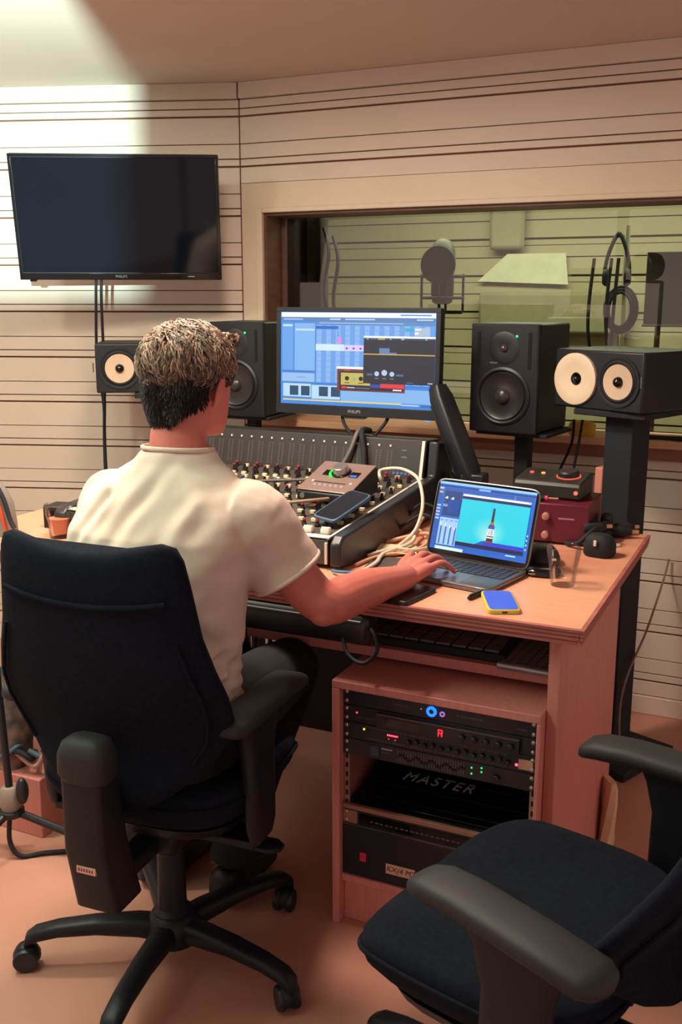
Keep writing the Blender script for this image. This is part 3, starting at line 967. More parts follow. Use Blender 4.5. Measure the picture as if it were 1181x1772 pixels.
# padded black roll under the front edge
t = thing('padded_roll', 'long black padded roll under the desk front beside the man', 'roll', (-1.40, 2.075, 0.79))
MB().loft([sring(x, 0, 0, 0.040 * s_, 0.043 * s_, 24, 2.6, 'x') for x, s_ in ((-0.5, 0.7), (-0.49, 0.97), (-0.4, 1), (0.40, 1), (0.50, 1), (0.515, 0.9), (0.52, 0.6))]).build('cover', mat('roll_vinyl', '1e1c1e', 0.38, var=0.1, bump=0.1, bscale=80), t, smooth=60)
MB().tube([(x, -0.036, 0.022) for x in np.linspace(-0.48, 0.5, 12)], 0.0035, 6).build('edge_highlight', mat('highlight_grey', '4b4744', 0.4), t)  # paler grey tube standing in for the lit upper edge of the roll
cable('roll_cable', [(-0.89, 2.06, 0.80), (-0.86, 2.03, 0.79), (-0.85, 2.02, 0.755), (-0.885, 2.02, 0.72), (-0.93, 2.03, 0.735), (-0.955, 2.05, 0.79)], 0.005, m_blackm, 'loop of black cable hanging at the end of the padded roll')
for k, (xx, yy) in enumerate(((-1.66, 2.80), (-1.62, 2.82), (-1.585, 2.80), (-1.56, 2.83), (-1.535, 2.81))):
    cable('underdesk_cable', [(xx, yy, 0.835), (xx + 0.02 * (k % 3 - 1), yy, 0.6), (xx - 0.03 * (k % 2), yy + 0.01, 0.3), (xx, yy, 0.005)], 0.006, m_blackm, ['leftmost', 'second from left', 'middle', 'second from right', 'rightmost'][k] + ' of five black cables hanging in the gap under the desk', 'cables hanging under the desk')

# ------------------------------------------------------------------ computer screen
mon = thing('computer_monitor', 'wide computer monitor showing a bright music editing window', 'monitor', (-1.388, 3.10, 1.341), rot=(R(-2), 0, R(0)))
MW, MH = 0.603, 0.364
MB().box(-MW / 2, MW / 2, -0.008, 0.03, -MH / 2, MH / 2).build('housing', m_black, mon, bevel=0.005)
MB().box(-0.18, 0.18, 0.03, 0.06, -0.12, 0.12).build('back_shell', m_blackm, mon, bevel=0.012)
b = MB()
z0, z1 = -MH / 2 + 0.034, MH / 2 - 0.016
b.box(-MW / 2, MW / 2, -0.013, -0.008, z1, MH / 2).box(-MW / 2, MW / 2, -0.013, -0.008, -MH / 2, z0)
b.box(-MW / 2, -MW / 2 + 0.016, -0.013, -0.008, z0, z1).box(MW / 2 - 0.016, MW / 2, -0.013, -0.008, z0, z1)
b.build('bezel', m_black, mon, bevel=0.0015)
text_mb('PHILIPS', 0.015, mat('logo_silver', '9a958e', 0.4), mon, (0, -0.0135, -MH / 2 + 0.016), (R(90), 0, 0))
MB().prism([(-0.05, -MH / 2), (0.05, -MH / 2), (0.035, -MH / 2 - 0.008), (-0.035, -MH / 2 - 0.008)], -0.010, 0.0).build('chin_lip', m_black, mon)
MB().box(MW / 2 - 0.045, MW / 2 - 0.03, -0.0105, -0.004, -MH / 2 - 0.004, -MH / 2).build('power_light', glow('50a8ff', 1.2), mon)
sw, sh = MW - 0.032, z1 - z0
BL = '5aa0ec'
it = [(0, 1, 0, 1, '3f8fe8', 1.0),
      (0.005, 0.995, 0.005, 0.055, 'e9f2ff', 1.25), (0.005, 0.995, 0.055, 0.10, '5f8fc8', .9), (0.33, 0.40, 0.068, 0.082, 'd0e4ff', 1), (0.43, 0.62, 0.068, 0.082, 'c0dcff', 1), (0.02, 0.15, 0.07, 0.085, 'a8ccf8', 1),
      (0.88, 0.98, 0.068, 0.082, 'c0dcff', 1), (0.78, 0.97, 0.02, 0.035, '6f9fe0', 1),
      (0.01, 0.085, 0.12, 0.63, '68a8f2', 1), (0.095, 0.232, 0.12, 0.63, '84bcf8', 1), (0.015, 0.08, 0.135, 0.155, 'd8ecff', 1), (0.10, 0.23, 0.18, 0.20, 'cfe4ff', 1),
      (0.01, 0.232, 0.635, 0.65, '3f80cc', 1), (0.01, 0.232, 0.66, 0.755, '9cc6f4', 1), (0.11, 0.17, 0.70, 0.71, '78aae6', 1),
      (0.24, 0.995, 0.10, 0.755, '6aa6f0', 1)]
for k in range(12):
    it.append((0.245 + 0.0625 * k, 0.245 + 0.0625 * k + 0.031, 0.14, 0.755, '8cbcf6', 1))
for yy in (0.19, 0.245, 0.30, 0.46, 0.52, 0.58, 0.64, 0.70):
    it.append((0.24, 0.995, yy, yy + 0.006, '7aa8e4', 1))
it += [(0.24, 0.995, 0.10, 0.135, '5f90cc', 1), (0.26, 0.8, 0.112, 0.118, 'cfe0f8', 1), (0.24, 0.388, 0.148, 0.18, '1268cc', 1), (0.81, 0.862, 0.16, 0.19, '12b8cc', 1), (0.87, 0.965, 0.155, 0.24, 'a8c8ec', 1),
       (0.87, 0.91, 0.165, 0.18, 'ffffff', 1), (0.87, 0.895, 0.20, 0.225, 'fff6d0', 1), (0.915, 0.94, 0.20, 0.215, 'e8c070', 1),
       (0.385, 0.388, 0.2, 0.26, '6a40d8', 1), (0.387, 0.41, 0.265, 0.335, 'e884e0', 1.1), (0.24, 0.425, 0.34, 0.41, 'd0e8f4', 1.1), (0.425, 0.56, 0.345, 0.41, 'dcc8f4', 1.1)]
for q in (0.44, 0.485, 0.53):
    it.append(('poly', [(q - 0.006, 0.38), (q + 0.004, 0.37), (q + 0.014, 0.38), (q + 0.004, 0.392)], '2828c8', 1))
it += [(0.0, 1.0, 0.765, 0.775, '3f80cc', 1), (0.02, 0.21, 0.775, 0.92, 'b8daf4', 1.1), (0.215, 0.405, 0.785, 0.935, 'b8daf4', 1.1), (0.41, 0.99, 0.80, 0.945, '88bcf4', 1.0)]
for x0, x1 in ((0.066, 0.125), (0.143, 0.202), (0.264, 0.325), (0.345, 0.405)):
    it.append((x0, x1, 0.80, 0.905, '1c5478', 0.8))
it += [(0.02, 0.8, 0.945, 0.962, 'e8d888', 1.0), (0.8, 0.91, 0.955, 0.968, 'c8dcf4', 1), (0.92, 0.98, 0.955, 0.975, '3a6cb0', 1)]
# brown plug-in window
it += [(0.38, 0.82, 0.575, 0.60, 'e6f2ff', 1.2), (0.385, 0.82, 0.60, 0.835, '8c3c3c', .8), (0.40, 0.81, 0.625, 0.82, '2a2c3a', .8), (0.43, 0.47, 0.607, 0.62, 'd83838', 1), (0.41, 0.60, 0.64, 0.77, 'c8c060', 1.0)]
for q in (0.45, 0.54):
    it.append(('poly', disc_pts(q, 0.70, 0.014, 0.024), '16181c', 1))
    it.append((q - 0.016, q + 0.016, 0.742, 0.752, '8a3a30', 1))
it.append(('poly', disc_pts(0.497, 0.705, 0.009, 0.015), '8cb0c8', 1))
it += [(0.415, 0.447, 0.785, 0.808, 'e03848', 1.1), (0.45, 0.5, 0.793, 0.803, 'e8e0d8', 1), (0.5, 0.6, 0.797, 0.803, '8898b0', 1), (0.60, 0.67, 0.755, 0.79, '2050b0', 1), (0.665, 0.815, 0.745, 0.79, 'e03a44', 1.1), (0.745, 0.80, 0.80, 0.815, 'f0f0f0', 1)]
# dark equaliser window
it += [(0.555, 1.0, 0.245, 0.265, 'e8f4ff', 1.25), (0.555, 1.0, 0.265, 0.745, '2a3240', 0.75), (0.555, 1.0, 0.268, 0.285, '3c4c68', .8), (0.645, 0.69, 0.27, 0.282, 'd8b868', 1), (0.575, 0.585, 0.272, 0.28, 'd0e0ff', 1), (0.60, 0.635, 0.272, 0.28, '5070a8', 1), (0.72, 0.73, 0.272, 0.28, 'd0e0ff', 1), (0.79, 0.81, 0.272, 0.28, 'd0e0ff', 1), (0.94, 0.95, 0.272, 0.28, 'd0e0ff', 1),
       (0.555, 1.0, 0.43, 0.441, 'd8b060', 1.0), (0.655, 0.72, 0.37, 0.43, '6c8cc0', .9), (0.70, 0.765, 0.415, 0.43, '6c8cc0', .9)]
for q in (0.642, 0.69, 0.738):
    rr = 0.018 if q == 0.69 else 0.015
    it.append(('poly', disc_pts(q, 0.64 - (0.012 if q == 0.69 else 0), rr, rr * 1.75), 'b8c8e8', 1.1))
    it.append((q - 0.012, q + 0.012, 0.685, 0.693, '90a8d0', .8))
it += [(0.58, 0.615, 0.64, 0.66, '6078a8', .8), (0.765, 0.81, 0.64, 0.66, '6078a8', .8), (0.96, 0.99, 0.72, 0.73, 'd0e0ff', .9), (0.83, 0.87, 0.72, 0.73, '5070a0', .9)]
it = [(*q[:-1], q[-1] * 0.95) for q in it]
dsp = display(mon, sw, sh, it, y=-0.0085)
dsp.location.z = (z0 + z1) / 2
# cables of the monitor hanging over the meter bridge
cable('monitor_cable', [(-1.45, 3.14, 1.20), (-1.44, 3.10, 1.15), (-1.40, 3.06, 1.115), (-1.37, 3.04, 1.10)], 0.006, m_blackm, 'black cable leaving the monitor bottom, left of two', 'cables under the computer monitor')
cable('monitor_cable', [(-1.27, 3.14, 1.20), (-1.275, 3.10, 1.15), (-1.29, 3.06, 1.115), (-1.30, 3.04, 1.10)], 0.006, m_blackm, 'black cable leaving the monitor bottom, right of two', 'cables under the computer monitor')

# black folding arm that carries the monitor
arm = thing('monitor_mount', 'thick black slanting monitor mount right of the computer screen', 'monitor mount', (-0.935, 3.02, DZ))
MB().box(-0.05, 0.05, -0.05, 0.06, 0.0, 0.008).cyl((0, 0, 0), (0, 0, 0.09), 0.028, n=18).build('base', m_black, arm, bevel=0.003)
MB().box(-0.042, 0.036, -0.03, 0.035, 0.085, 0.142).build('joint_block', m_black, arm, bevel=0.006)
P0, P1 = Vector((-0.015, 0.0, 0.125)), Vector((-0.155, 0.06, 0.405))
dv = (P1 - P0)
L = dv.length
Ma = Matrix.Translation(P0) @ dv.to_track_quat('Z', 'Y').to_matrix().to_4x4()
MB().loft([sring(0, 0, z, rx_, ry_, 20, 5) for z, rx_, ry_ in ((-0.01, 0.028, 0.026), (0.02, 0.036, 0.03), (L * 0.5, 0.038, 0.03), (L - 0.04, 0.036, 0.028), (L, 0.024, 0.024))], M=Ma).build('lower_arm', m_black, arm, smooth=50)
MB().box(-0.028, 0.028, -0.036, -0.028, 0.03, L - 0.05, Ma).build('cable_cover', m_blackm, arm, bevel=0.004)
MB().tube([P1 + Vector((0.0, 0.0, -0.02)), P1 + Vector((-0.06, 0.10, 0.03)), Vector((-0.40, 0.17, 0.47))], [0.024, 0.024, 0.02], 12).build('upper_arm', m_black, arm)
MB().box(-0.50, -0.40, 0.135, 0.16, 0.42, 0.52).build('mount_plate', m_black, arm, bevel=0.003)
MB().prism([(-0.10, 0.0), (-0.03, 0.0), (-0.06, 0.10), (-0.10, 0.135)], 0.02, 0.06).build('rear_bracket', m_black, arm, bevel=0.004)

# ------------------------------------------------------------------ mixing console
CX0, CX1, CY0, CY1 = -1.96, -1.045, 2.25, 3.02
con = thing('mixing_console', 'large grey mixing console with rows of knobs and a meter bridge', 'mixing console', ((CX0 + CX1) / 2, 2.6, DZ))
ox, oy, oz = -(CX0 + CX1) / 2, -2.6, -DZ
m_cons = mat('console_grey', '3a3632', 0.5, var=0.1, bump=0.05, bscale=200)
m_side = mat('console_side', '23262b', 0.35, var=0.1)
m_face = mat('console_face', '4a4238', 0.55, var=0.1, vscale=40)
zf0, zf1 = 0.945, 0.985      # top surface, front and back
SL = (zf1 - zf0) / (2.96 - CY0)


def ctop(y):
    return zf0 + (y - CY0) * SL


prof = [(CY0, DZ + 0.012), (CY0, zf0 - 0.012), (CY0 + 0.012, zf0), (2.96, zf1), (CY1, zf1), (CY1, DZ + 0.002), (CY0 + 0.08, DZ + 0.002)]


def yz_prism(poly, x0, x1):
    mb = MB()
    n = len(poly)
    vs = [(x0 + ox, y + oy, z + oz) for y, z in poly] + [(x1 + ox, y + oy, z + oz) for y, z in poly]
    fs = [tuple(range(n)), tuple(reversed(range(n, 2 * n)))] + [(j, n + j, n + (j + 1) % n, (j + 1) % n) for j in range(n)]
    return mb.add(vs, fs)


yz_prism(prof, CX0 + 0.02, CX1 - 0.045).build('body', m_face, con, bevel=0.002)
side = [(CY0 - 0.012, DZ + 0.012), (CY0 - 0.012, zf0 - 0.008), (CY0 + 0.01, zf0 + 0.010), (2.955, zf1 + 0.012), (2.955 + 0.02, 1.108), (3.12, 1.085), (3.12, DZ + 0.002), (CY0 + 0.06, DZ + 0.002)]
yz_prism(side, CX1 - 0.032, CX1).build('side_cheek', m_side, con, bevel=0.006)
yz_prism(side, CX0 - 0.02, CX0 + 0.02).build('side_cheek', m_side, con, bevel=0.006)
# pale trim strips along the cheek
trim = MB()
for (ya, za), (yb, zb_) in zip(side[1:3], side[2:4]):
    pass
yz_prism([(CY0 + 0.004, zf0 + 0.0005), (2.95, zf1 + 0.0015), (2.95, zf1 + 0.006), (CY0 + 0.004, zf0 + 0.005)], CX1 - 0.047, CX1 - 0.040).build('trim_strip', m_white, con)
yz_prism([(CY0 - 0.004, DZ + 0.016), (CY0 - 0.010, DZ + 0.016), (CY0 - 0.010, zf0 - 0.006), (CY0 - 0.004, zf0 - 0.006)], CX1 - 0.047, CX1 - 0.040).build('trim_strip', m_white, con)
yz_prism([(CY0 + 0.006, zf0 + 0.0015), (CY0 + 0.034, zf0 + 0.003), (CY0 + 0.034, zf0 + 0.0042), (CY0 + 0.006, zf0 + 0.0030)], CX0 + 0.02, CX1 - 0.047).build('scribble_strip', m_white, con)
yz_prism([(CY0 - 0.006, zf0 - 0.028), (CY0 - 0.002, zf0 - 0.028), (CY0 + 0.004, zf0 - 0.004), (CY0, zf0 - 0.004)], CX0 + 0.02, CX1 - 0.047).build('front_lip', m_cons, con)
# meter bridge
br = [(2.952, zf1 - 0.004), (2.985, 1.108), (3.10, 1.100), (3.10, zf1 - 0.004)]
bridge = yz_prism(br, CX0 - 0.02, CX1 - 0.042).build('meter_bridge', mat('bridge_dark', '241f1d', 0.45, var=0.15), con, bevel=0.003)
yz_prism([(2.951, zf1 + 0.002), (2.983, 1.106), (2.979, 1.106), (2.947, zf1 + 0.002)], CX1 - 0.056, CX1 - 0.046).build('bridge_trim', m_white, con)
tilt = math.atan2(0.033, 1.108 - zf1 + 0.004)
Mb = Matrix.Translation((ox, 2.952 + oy, zf1 - 0.004 + oz)) @ Euler((-tilt, 0, 0)).to_matrix().to_4x4()
m_ledd = mat('meter_led_dark', '4d443f', 0.4)
for k in range(19):
    xx = CX1 - 0.165 - k * 0.040
    mb = MB()
    for q in range(12):
        mb.mat(m_ledd).rect(xx - 0.010, xx - 0.003, 0.020 + q * 0.0062, 0.0238 + q * 0.0062, -0.0012, Mb)
        mb.mat(m_ledd).rect(xx + 0.003, xx + 0.010, 0.020 + q * 0.0062, 0.0238 + q * 0.0062, -0.0012, Mb)
    mb.mat(mat('meter_dot', 'cfc6bc', 0.5)).box(xx - 0.003, xx + 0.003, -0.0025, -0.0002, 0.104, 0.110, Mb)
    mb.build('led_meter', None, con)
mb = MB()
for k in range(6):
    mb.rect(CX1 - 0.15 + k * 0.014, CX1 - 0.141 + k * 0.014, 0.016, 0.024, -0.0013, Mb)
mb.build('maker_mark', mat('mark_blue', '3a5fb0', 0.4), con)
MB().rect(CX1 - 0.125, CX1 - 0.105, 0.070, 0.075, -0.0013, Mb).rect(CX1 - 0.125, CX1 - 0.108, 0.092, 0.097, -0.0013, Mb).build('panel_print', m_print, con)
# knobs: black skirts with cream pointers, red ones in some rows, faders at the front
m_kb = mat('knob_black', '17151a', 0.4)
m_kr = mat('knob_red', 'b8303a', 0.4)
m_kblue = mat('knob_blue', '4a7aa8', 0.4)
RT_ = Euler((math.atan(SL), 0, 0))


def knob_src(m_top, name):
    mb = MB()
    mb.mat(m_kb).lathe([(0.0078, 0), (0.0072, 0.006), (0.0052, 0.007), (0.0048, 0.014)], 10)
    mb.mat(m_top).lathe([(0.0048, 0.0141), (0.0046, 0.0185), (0.0004, 0.0188)], 10)
    return mb.build(name, None, con, loc=(0, 0, 0), smooth=40)


def cream_src():
    mb = MB()
    mb.mat(m_cream).box(-0.0078, 0.0078, -0.0062, 0.0062, 0, 0.011)
    return mb.build('push_button', None, con, loc=(0, 0, 0), bevel=0.002)


src = {'b': knob_src(m_kb, 'knob'), 'r': knob_src(m_kr, 'knob'), 'c': cream_src(), 'u': knob_src(m_kblue, 'knob')}
first = dict.fromkeys(src, True)
NC, NR = 17, 17
for i in range(NC):
    xx = CX1 - 0.078 - i * 0.040
    for j in range(NR):
        yy = CY0 + 0.105 + j * 0.0365
        kind = 'b'
        if j in (3, 7, 12):
            kind = 'c'
        if j in (0, 4, 9, 15):
            kind = 'r' if (i + j) % 3 != 0 else 'b'
        if j in (1, 5, 10, 13) :
            kind = 'c' if (i * 3 + j) % 4 else 'b'
        if j == 11 and i % 3 == 1:
            kind = 'u'
        if j == NR - 1:
            kind = 'r' if i % 2 == 0 else 'c'
        loc_ = (xx + ox + (0.006 if j % 2 else -0.006), yy + oy, ctop(yy) + oz + 0.0005)
        if first[kind]:
            src[kind].location = loc_
            first[kind] = False
        else:
            inst('push_button' if kind == 'c' else 'knob', src[kind], con, loc_)
fc = None
for i in range(12):
    loc_ = (CX1 - 0.072 - i * 0.052 + ox, CY0 + 0.052 + oy, ctop(CY0 + 0.052) + oz + 0.0005)
    if fc is None:
        mb = MB().mat(m_white)
        mb.loft([sring(0, 0, z, a, b_, 16, 5) for z, a, b_ in ((0, 0.014, 0.010), (0.012, 0.0135, 0.0095), (0.016, 0.011, 0.0075))])
        mb.box(-0.0135, 0.0135, -0.0012, 0.0012, 0.0155, 0.0172)
        fc = mb.build('fader_cap', m_white, con, loc=loc_, smooth=40)
    else:
        inst('fader_cap', fc, con, loc_)

# ------------------------------------------------------------------ things on the console
ap = thing('audio_interface', 'brown-grey desktop audio interface with a big silver dial on the console', 'audio interface', (-1.215, 2.585, 0.987), rot=(R(3), 0, R(-6)))
sl = R(17)
poly = [(-0.085, 0.004), (-0.085, 0.028), (-0.075, 0.034), (0.075, 0.080), (0.085, 0.078), (0.085, 0.004)]
mb = MB()
n = len(poly)
mb.add([(-0.088, y, z) for y, z in poly] + [(0.088, y, z) for y, z in poly], [tuple(range(n)), tuple(reversed(range(n, 2 * n)))] + [(j, n + j, n + (j + 1) % n, (j + 1) % n) for j in range(n)])
mb.build('case', m_black, ap, bevel=0.003)
Mi = Matrix.Translation((0, -0.075, 0.035)) @ Euler((sl, 0, 0)).to_matrix().to_4x4()
MB().box(-0.088, 0.088, -0.008, 0.160, 0.0, 0.004, Mi).build('top_panel', mat('interface_taupe', '8a7268', 0.4, metal=0.35, var=0.04), ap, bevel=0.002)
MB().lathe([(0.030, 0.0042), (0.030, 0.008), (0.026, 0.010)], 30, Mi @ Matrix.Translation((0.004, 0.098, 0)), cap=True).build('dial_base', m_gloss, ap)
MB().lathe([(0.024, 0.010), (0.023, 0.026), (0.021, 0.028), (0.0005, 0.028)], 30, Mi @ Matrix.Translation((0.004, 0.098, 0))).build('dial', m_steel, ap)
MB().box(-0.052, -0.028, 0.078, 0.108, 0.0041, 0.0052, Mi).box(0.036, 0.066, 0.078, 0.108, 0.0041, 0.0052, Mi).build('meter_window', m_gloss, ap)
pts = [Mi @ Vector((0.004 + 0.034 * math.cos(a), 0.098 + 0.034 * math.sin(a), 0.006)) for a in np.linspace(R(150), R(235), 9)]
MB().tube(pts, 0.004, 6).build('level_ring', glow('20e040', 1.8), ap)
MB().box(0.040, 0.062, 0.080, 0.089, 0.0053, 0.006, Mi).build('meter_light', glow('3a70e0', 1.5), ap)
for k in range(6):
    MB().lathe([(0.0042, 0.004), (0.0042, 0.0065), (0.0003, 0.007)], 10, Mi @ Matrix.Translation((-0.045 + 0.018 * k, 0.022, 0))).build('button', glow('e8e0d8', 0.7), ap)
MB().lathe([(0.004, 0.004), (0.004, 0.006), (0.0003, 0.006)], 10, Mi @ Matrix.Translation((-0.06, 0.04, 0))).build('button', m_white, ap)
MB().lathe([(0.004, 0.004), (0.004, 0.006), (0.0003, 0.006)], 10, Mi @ Matrix.Translation((0.066, 0.042, 0))).build('button', m_white, ap)
MB().box(-0.055, 0.05, 0.037, 0.041, 0.0041, 0.0046, Mi).build('panel_line', m_dgrey, ap)
MB().lathe([(0.008, 0), (0.008, 0.003), (0.0004, 0.003)], 14, Matrix.Translation((-0.068, -0.085, 0.017)) @ Euler((R(90), 0, 0)).to_matrix().to_4x4()).build('jack_socket', m_steel, ap)


def phone(name, label, loc, rot, m_case, w=0.072, l=0.149, scr=None):
    t = thing(name, label, 'phone', loc, rot=rot)
    MB().loft([sring(0, 0, z, w / 2 - e, l / 2 - e, 40, 9) for z, e in ((0, 0.002), (0.0015, 0.0), (0.009, 0.0), (0.0105, 0.0015))]).build('case', m_case, t, smooth=50)
    MB().loft([sring(0, 0, z, w / 2 - 0.0045, l / 2 - 0.0045, 40, 9) for z in (0.0102, 0.0110)]).build('screen', scr or m_gloss, t, smooth=50)
    return t


phone('blue_phone', 'phone in a slate blue case propped on the console faders', (-1.125, 2.425, 0.992), (R(17), R(4), R(-16)), mat('case_blue', '44607c', 0.5), w=0.082, l=0.165, scr=mat('phone_dark', '10141c', 0.3))
cable('white_cable', [(-1.13, 2.70, 1.03), (-1.17, 2.80, 1.035), (-1.108, 2.80, 1.045), (-1.03, 2.73, 1.04), (-0.985, 2.66, 1.02), (-0.965, 2.62, 0.97), (-0.972, 2.58, 0.91), (-1.0, 2.52, 0.874)], 0.0052, mat('cable_cream', 'cfc3ae', 0.5), 'cream cable arching from the audio interface over the console side')
cable('console_cable', [(-1.60, 2.52, 1.0), (-1.5, 2.62, 1.005), (-1.40, 2.66, 1.01), (-1.31, 2.66, 1.02)], 0.005, mat('cable_dim', '5a544c', 0.6), 'grey cable running left over the console from the interface', None)
cable('console_cable', [(-1.46, 2.36, 0.985), (-1.34, 2.40, 0.99), (-1.24, 2.44, 1.0), (-1.20, 2.49, 1.0)], 0.005, mat('cable_tan', '8b7256', 0.6), 'tan cable in front of the interface on the console', None)
cable('bridge_cable', [(-1.335, 3.06, 1.115), (-1.33, 2.99, 1.125), (-1.345, 2.955, 1.06), (-1.375, 2.93, 1.0), (-1.39, 2.88, 1.0)], 0.008, mat('cable_greyish', '5c5650', 0.5), 'grey cable draped down over the meter bridge', None)
cable('bridge_cable', [(-1.32, 3.06, 1.118), (-1.315, 2.985, 1.125), (-1.295, 2.955, 1.06), (-1.285, 2.93, 1.0), (-1.27, 2.86, 1.0)], 0.010, m_blackm, 'thick black cable draped down over the meter bridge', None)

# ------------------------------------------------------------------ laptop
lap = thing('laptop', 'open silver laptop showing a bottle on a turquoise picture', 'laptop', (-0.768, 2.338, DZ), R(-12))
LW, LD = 0.304, 0.212
m_lap = mat('laptop_alu', '7d7b7c', 0.35, metal=0.7, var=0.03)
MB().loft([sring(0, 0, z, LW / 2 - e, LD / 2 - e, 48, 14) for z, e in ((0.0, 0.006), (0.003, 0.001), (0.006, 0.0), (0.0135, 0.0), (0.0145, 0.0008))]).build('base', m_lap, lap, smooth=50)
MB().box(-0.065, 0.065, -0.097, -0.018, 0.0145, 0.0149).build('trackpad', mat('trackpad', '6e6d70', 0.3, metal=0.6), lap)
kbp = MB().box(-0.138, 0.138, -0.010, 0.085, 0.0144, 0.0148).build('key_bed', m_blackm, lap)
kk = None
for j in range(6):
    for i in range(14):
        loc_ = (-0.1275 + i * 0.0196, -0.002 + j * 0.0158, 0.0148)
        if kk is None:
            kk = MB().box(-0.0085, 0.0085, -0.0066, 0.0066, 0, 0.0012).build('key', mat('lap_key', '1a1c22', 0.35), kbp, loc=loc_)
        else:
            inst('key', kk, kbp, loc_)
SLN = R(-17)
Ms = Matrix.Translation((0, LD / 2 - 0.006, 0.015)) @ Euler((SLN, 0, 0)).to_matrix().to_4x4()
SHT = 0.208
lid = MB()
lid.loft([[(x, y, z + SHT / 2) for x, z in [(q[0], q[1]) for q in sring(0, 0, 0, LW / 2 - e, SHT / 2 - e, 48, 14)]] for y, e in ((-0.0025, 0.0006), (-0.002, 0.0), (0.003, 0.0), (0.0035, 0.001))], M=Ms)
lid.build('screen_lid', m_lap, lap, smooth=50)
fr = MB()
fr.loft([[(x, y, z + SHT / 2) for x, z in [(q[0], q[1]) for q in sring(0, 0, 0, LW / 2 - 0.0025, SHT / 2 - 0.0025, 48, 14)]] for y in (-0.0032, -0.0024)], M=Ms)
fr.build('screen_frame', m_gloss, lap, smooth=50)
MB().cyl((-0.12, LD / 2 - 0.004, 0.0145), (0.12, LD / 2 - 0.004, 0.0145), 0.006, n=12).build('hinge', m_blackm, lap)
it = [(0, 1, 0, 1, '1f62c4', 1.0), (0.0, 1.0, 0.0, 0.035, '8cc0ff', 1.1), (0.0, 1.0, 0.05, 0.075, '0f3a8c', 1), (0.42, 0.54, 0.05, 0.075, '8cb4f0', 1), (0.08, 0.98, 0.085, 0.12, '2058b0', 1), (0.07, 0.26, 0.13, 0.50, '183c7c', 1),
      (0.0, 0.055, 0.13, 0.95, '2058b0', 1)]
for yy in (0.085, 0.145):
    it.append((0.01, 0.05, yy, yy + 0.03, 'b8d0f4' if yy < 0.1 else 'c8b070', 1))
for k in range(5):
    it.append((0.008, 0.048, 0.345 + k * 0.048, 0.372 + k * 0.048, 'a8c4ec', 1))
it += [('poly', disc_pts(0.10, 0.235, 0.012, 0.018), 'e8f8ff', 1.1), ('poly', disc_pts(0.165, 0.24, 0.012, 0.018), 'e8f8ff', 1.1), ('poly', disc_pts(0.083, 0.24, 0.007, 0.012), '30d8a0', 1), ('poly', disc_pts(0.147, 0.245, 0.007, 0.012), '30d8a0', 1), (0.075, 0.09, 0.285, 0.295, 'e04858', 1), (0.07, 0.12, 0.33, 0.37, '6c9ce0', 1)]
for k in range(10):
    it.append((0.13 + 0.012 * k, 0.136 + 0.012 * k, 0.26, 0.46, '2c5cb0', 1))
it += [(0.065, 0.265, 0.53, 0.93, 'a4c8f4', 1.0), (0.06, 0.36, 0.955, 1.0, 'c8e4f8', 1.1)]
for k in range(4):
    q = 0.088 + k * 0.052
    it += [(q - 0.004, q + 0.012, 0.66, 0.92, '2864b8', 1), (q - 0.012, q - 0.002, 0.60 + 0.02 * k, 0.64 + 0.02 * k, 'f4fcff', 1.1), (q - 0.016, q + 0.016, 0.56, 0.575, '5c90dc', 1)]
it += [(0.27, 0.965, 0.15, 0.178, 'f0faff', 1.25), (0.27, 0.965, 0.178, 0.22, '0c1c5c', 1), (0.27, 0.965, 0.22, 0.85, '10cce0', 1.0), (0.27, 0.965, 0.85, 0.905, '0c1048', 0.9), (0.80, 0.802, 0.085, 0.14, 'd0e4ff', 1),
       *[('poly', disc_pts(0.60, 0.62 + 0.09 * q / 8, 0.20 - 0.02 * q, min(0.24, 0.22 - 0.02 * q), 28), '%02x%02x%02x' % (0x10 + 18 * q, 0xcc + 3 * q, 0xe0), 1.0) for q in range(9)],
       ('poly', [(0.47, 0.85), (0.54, 0.79), (0.62, 0.77), (0.62, 0.85)], '2050b8', 1), (0.56, 0.965, 0.79, 0.85, '2a38c8', 1),
       ('poly', [(0.583, 0.80), (0.583, 0.60), (0.592, 0.55), (0.603, 0.50), (0.605, 0.30), (0.628, 0.30), (0.629, 0.50), (0.64, 0.55), (0.649, 0.60), (0.649, 0.80)], '3a2838', .8),
       (0.605, 0.628, 0.30, 0.36, '2c3878', .9), (0.600, 0.632, 0.50, 0.545, 'b8683c', 1), (0.583, 0.649, 0.60, 0.70, 'e8f0f4', 1.1), (0.583, 0.649, 0.555, 0.60, '2c58b0', 1), (0.600, 0.606, 0.615, 0.685, '2c4488', 1), (0.615, 0.635, 0.615, 0.625, '2c4488', 1), (0.629, 0.635, 0.615, 0.685, '2c4488', 1), (0.615, 0.635, 0.645, 0.655, '2c4488', 1), (0.615, 0.635, 0.675, 0.685, '2c4488', 1),
       (0.583, 0.649, 0.715, 0.735, 'dce8ec', 1), (0.586, 0.646, 0.775, 0.80, '8c3c34', 1), (0.80, 0.90, 0.925, 0.945, 'b8d8ff', 1.0), (0.09, 0.7, 0.93, 0.945, '2c60b4', .9)]
for k in range(4):
    it.append(('poly', disc_pts(0.982, 0.62 + k * 0.065, 0.008, 0.014, 8), 'c8dcff', 1))
it.append(('poly', disc_pts(0.955, 0.16, 0.01, 0.015, 8), 'a0b8e8', 1))
it = [(*q[:-1], q[-1] * 1.12) for q in it]
dsp = display(lap, LW - 0.018, SHT - 0.026, it, y=-0.0034, M=None)
dsp.matrix_local = Ms @ Matrix.Translation((0, 0, SHT / 2 + 0.004))

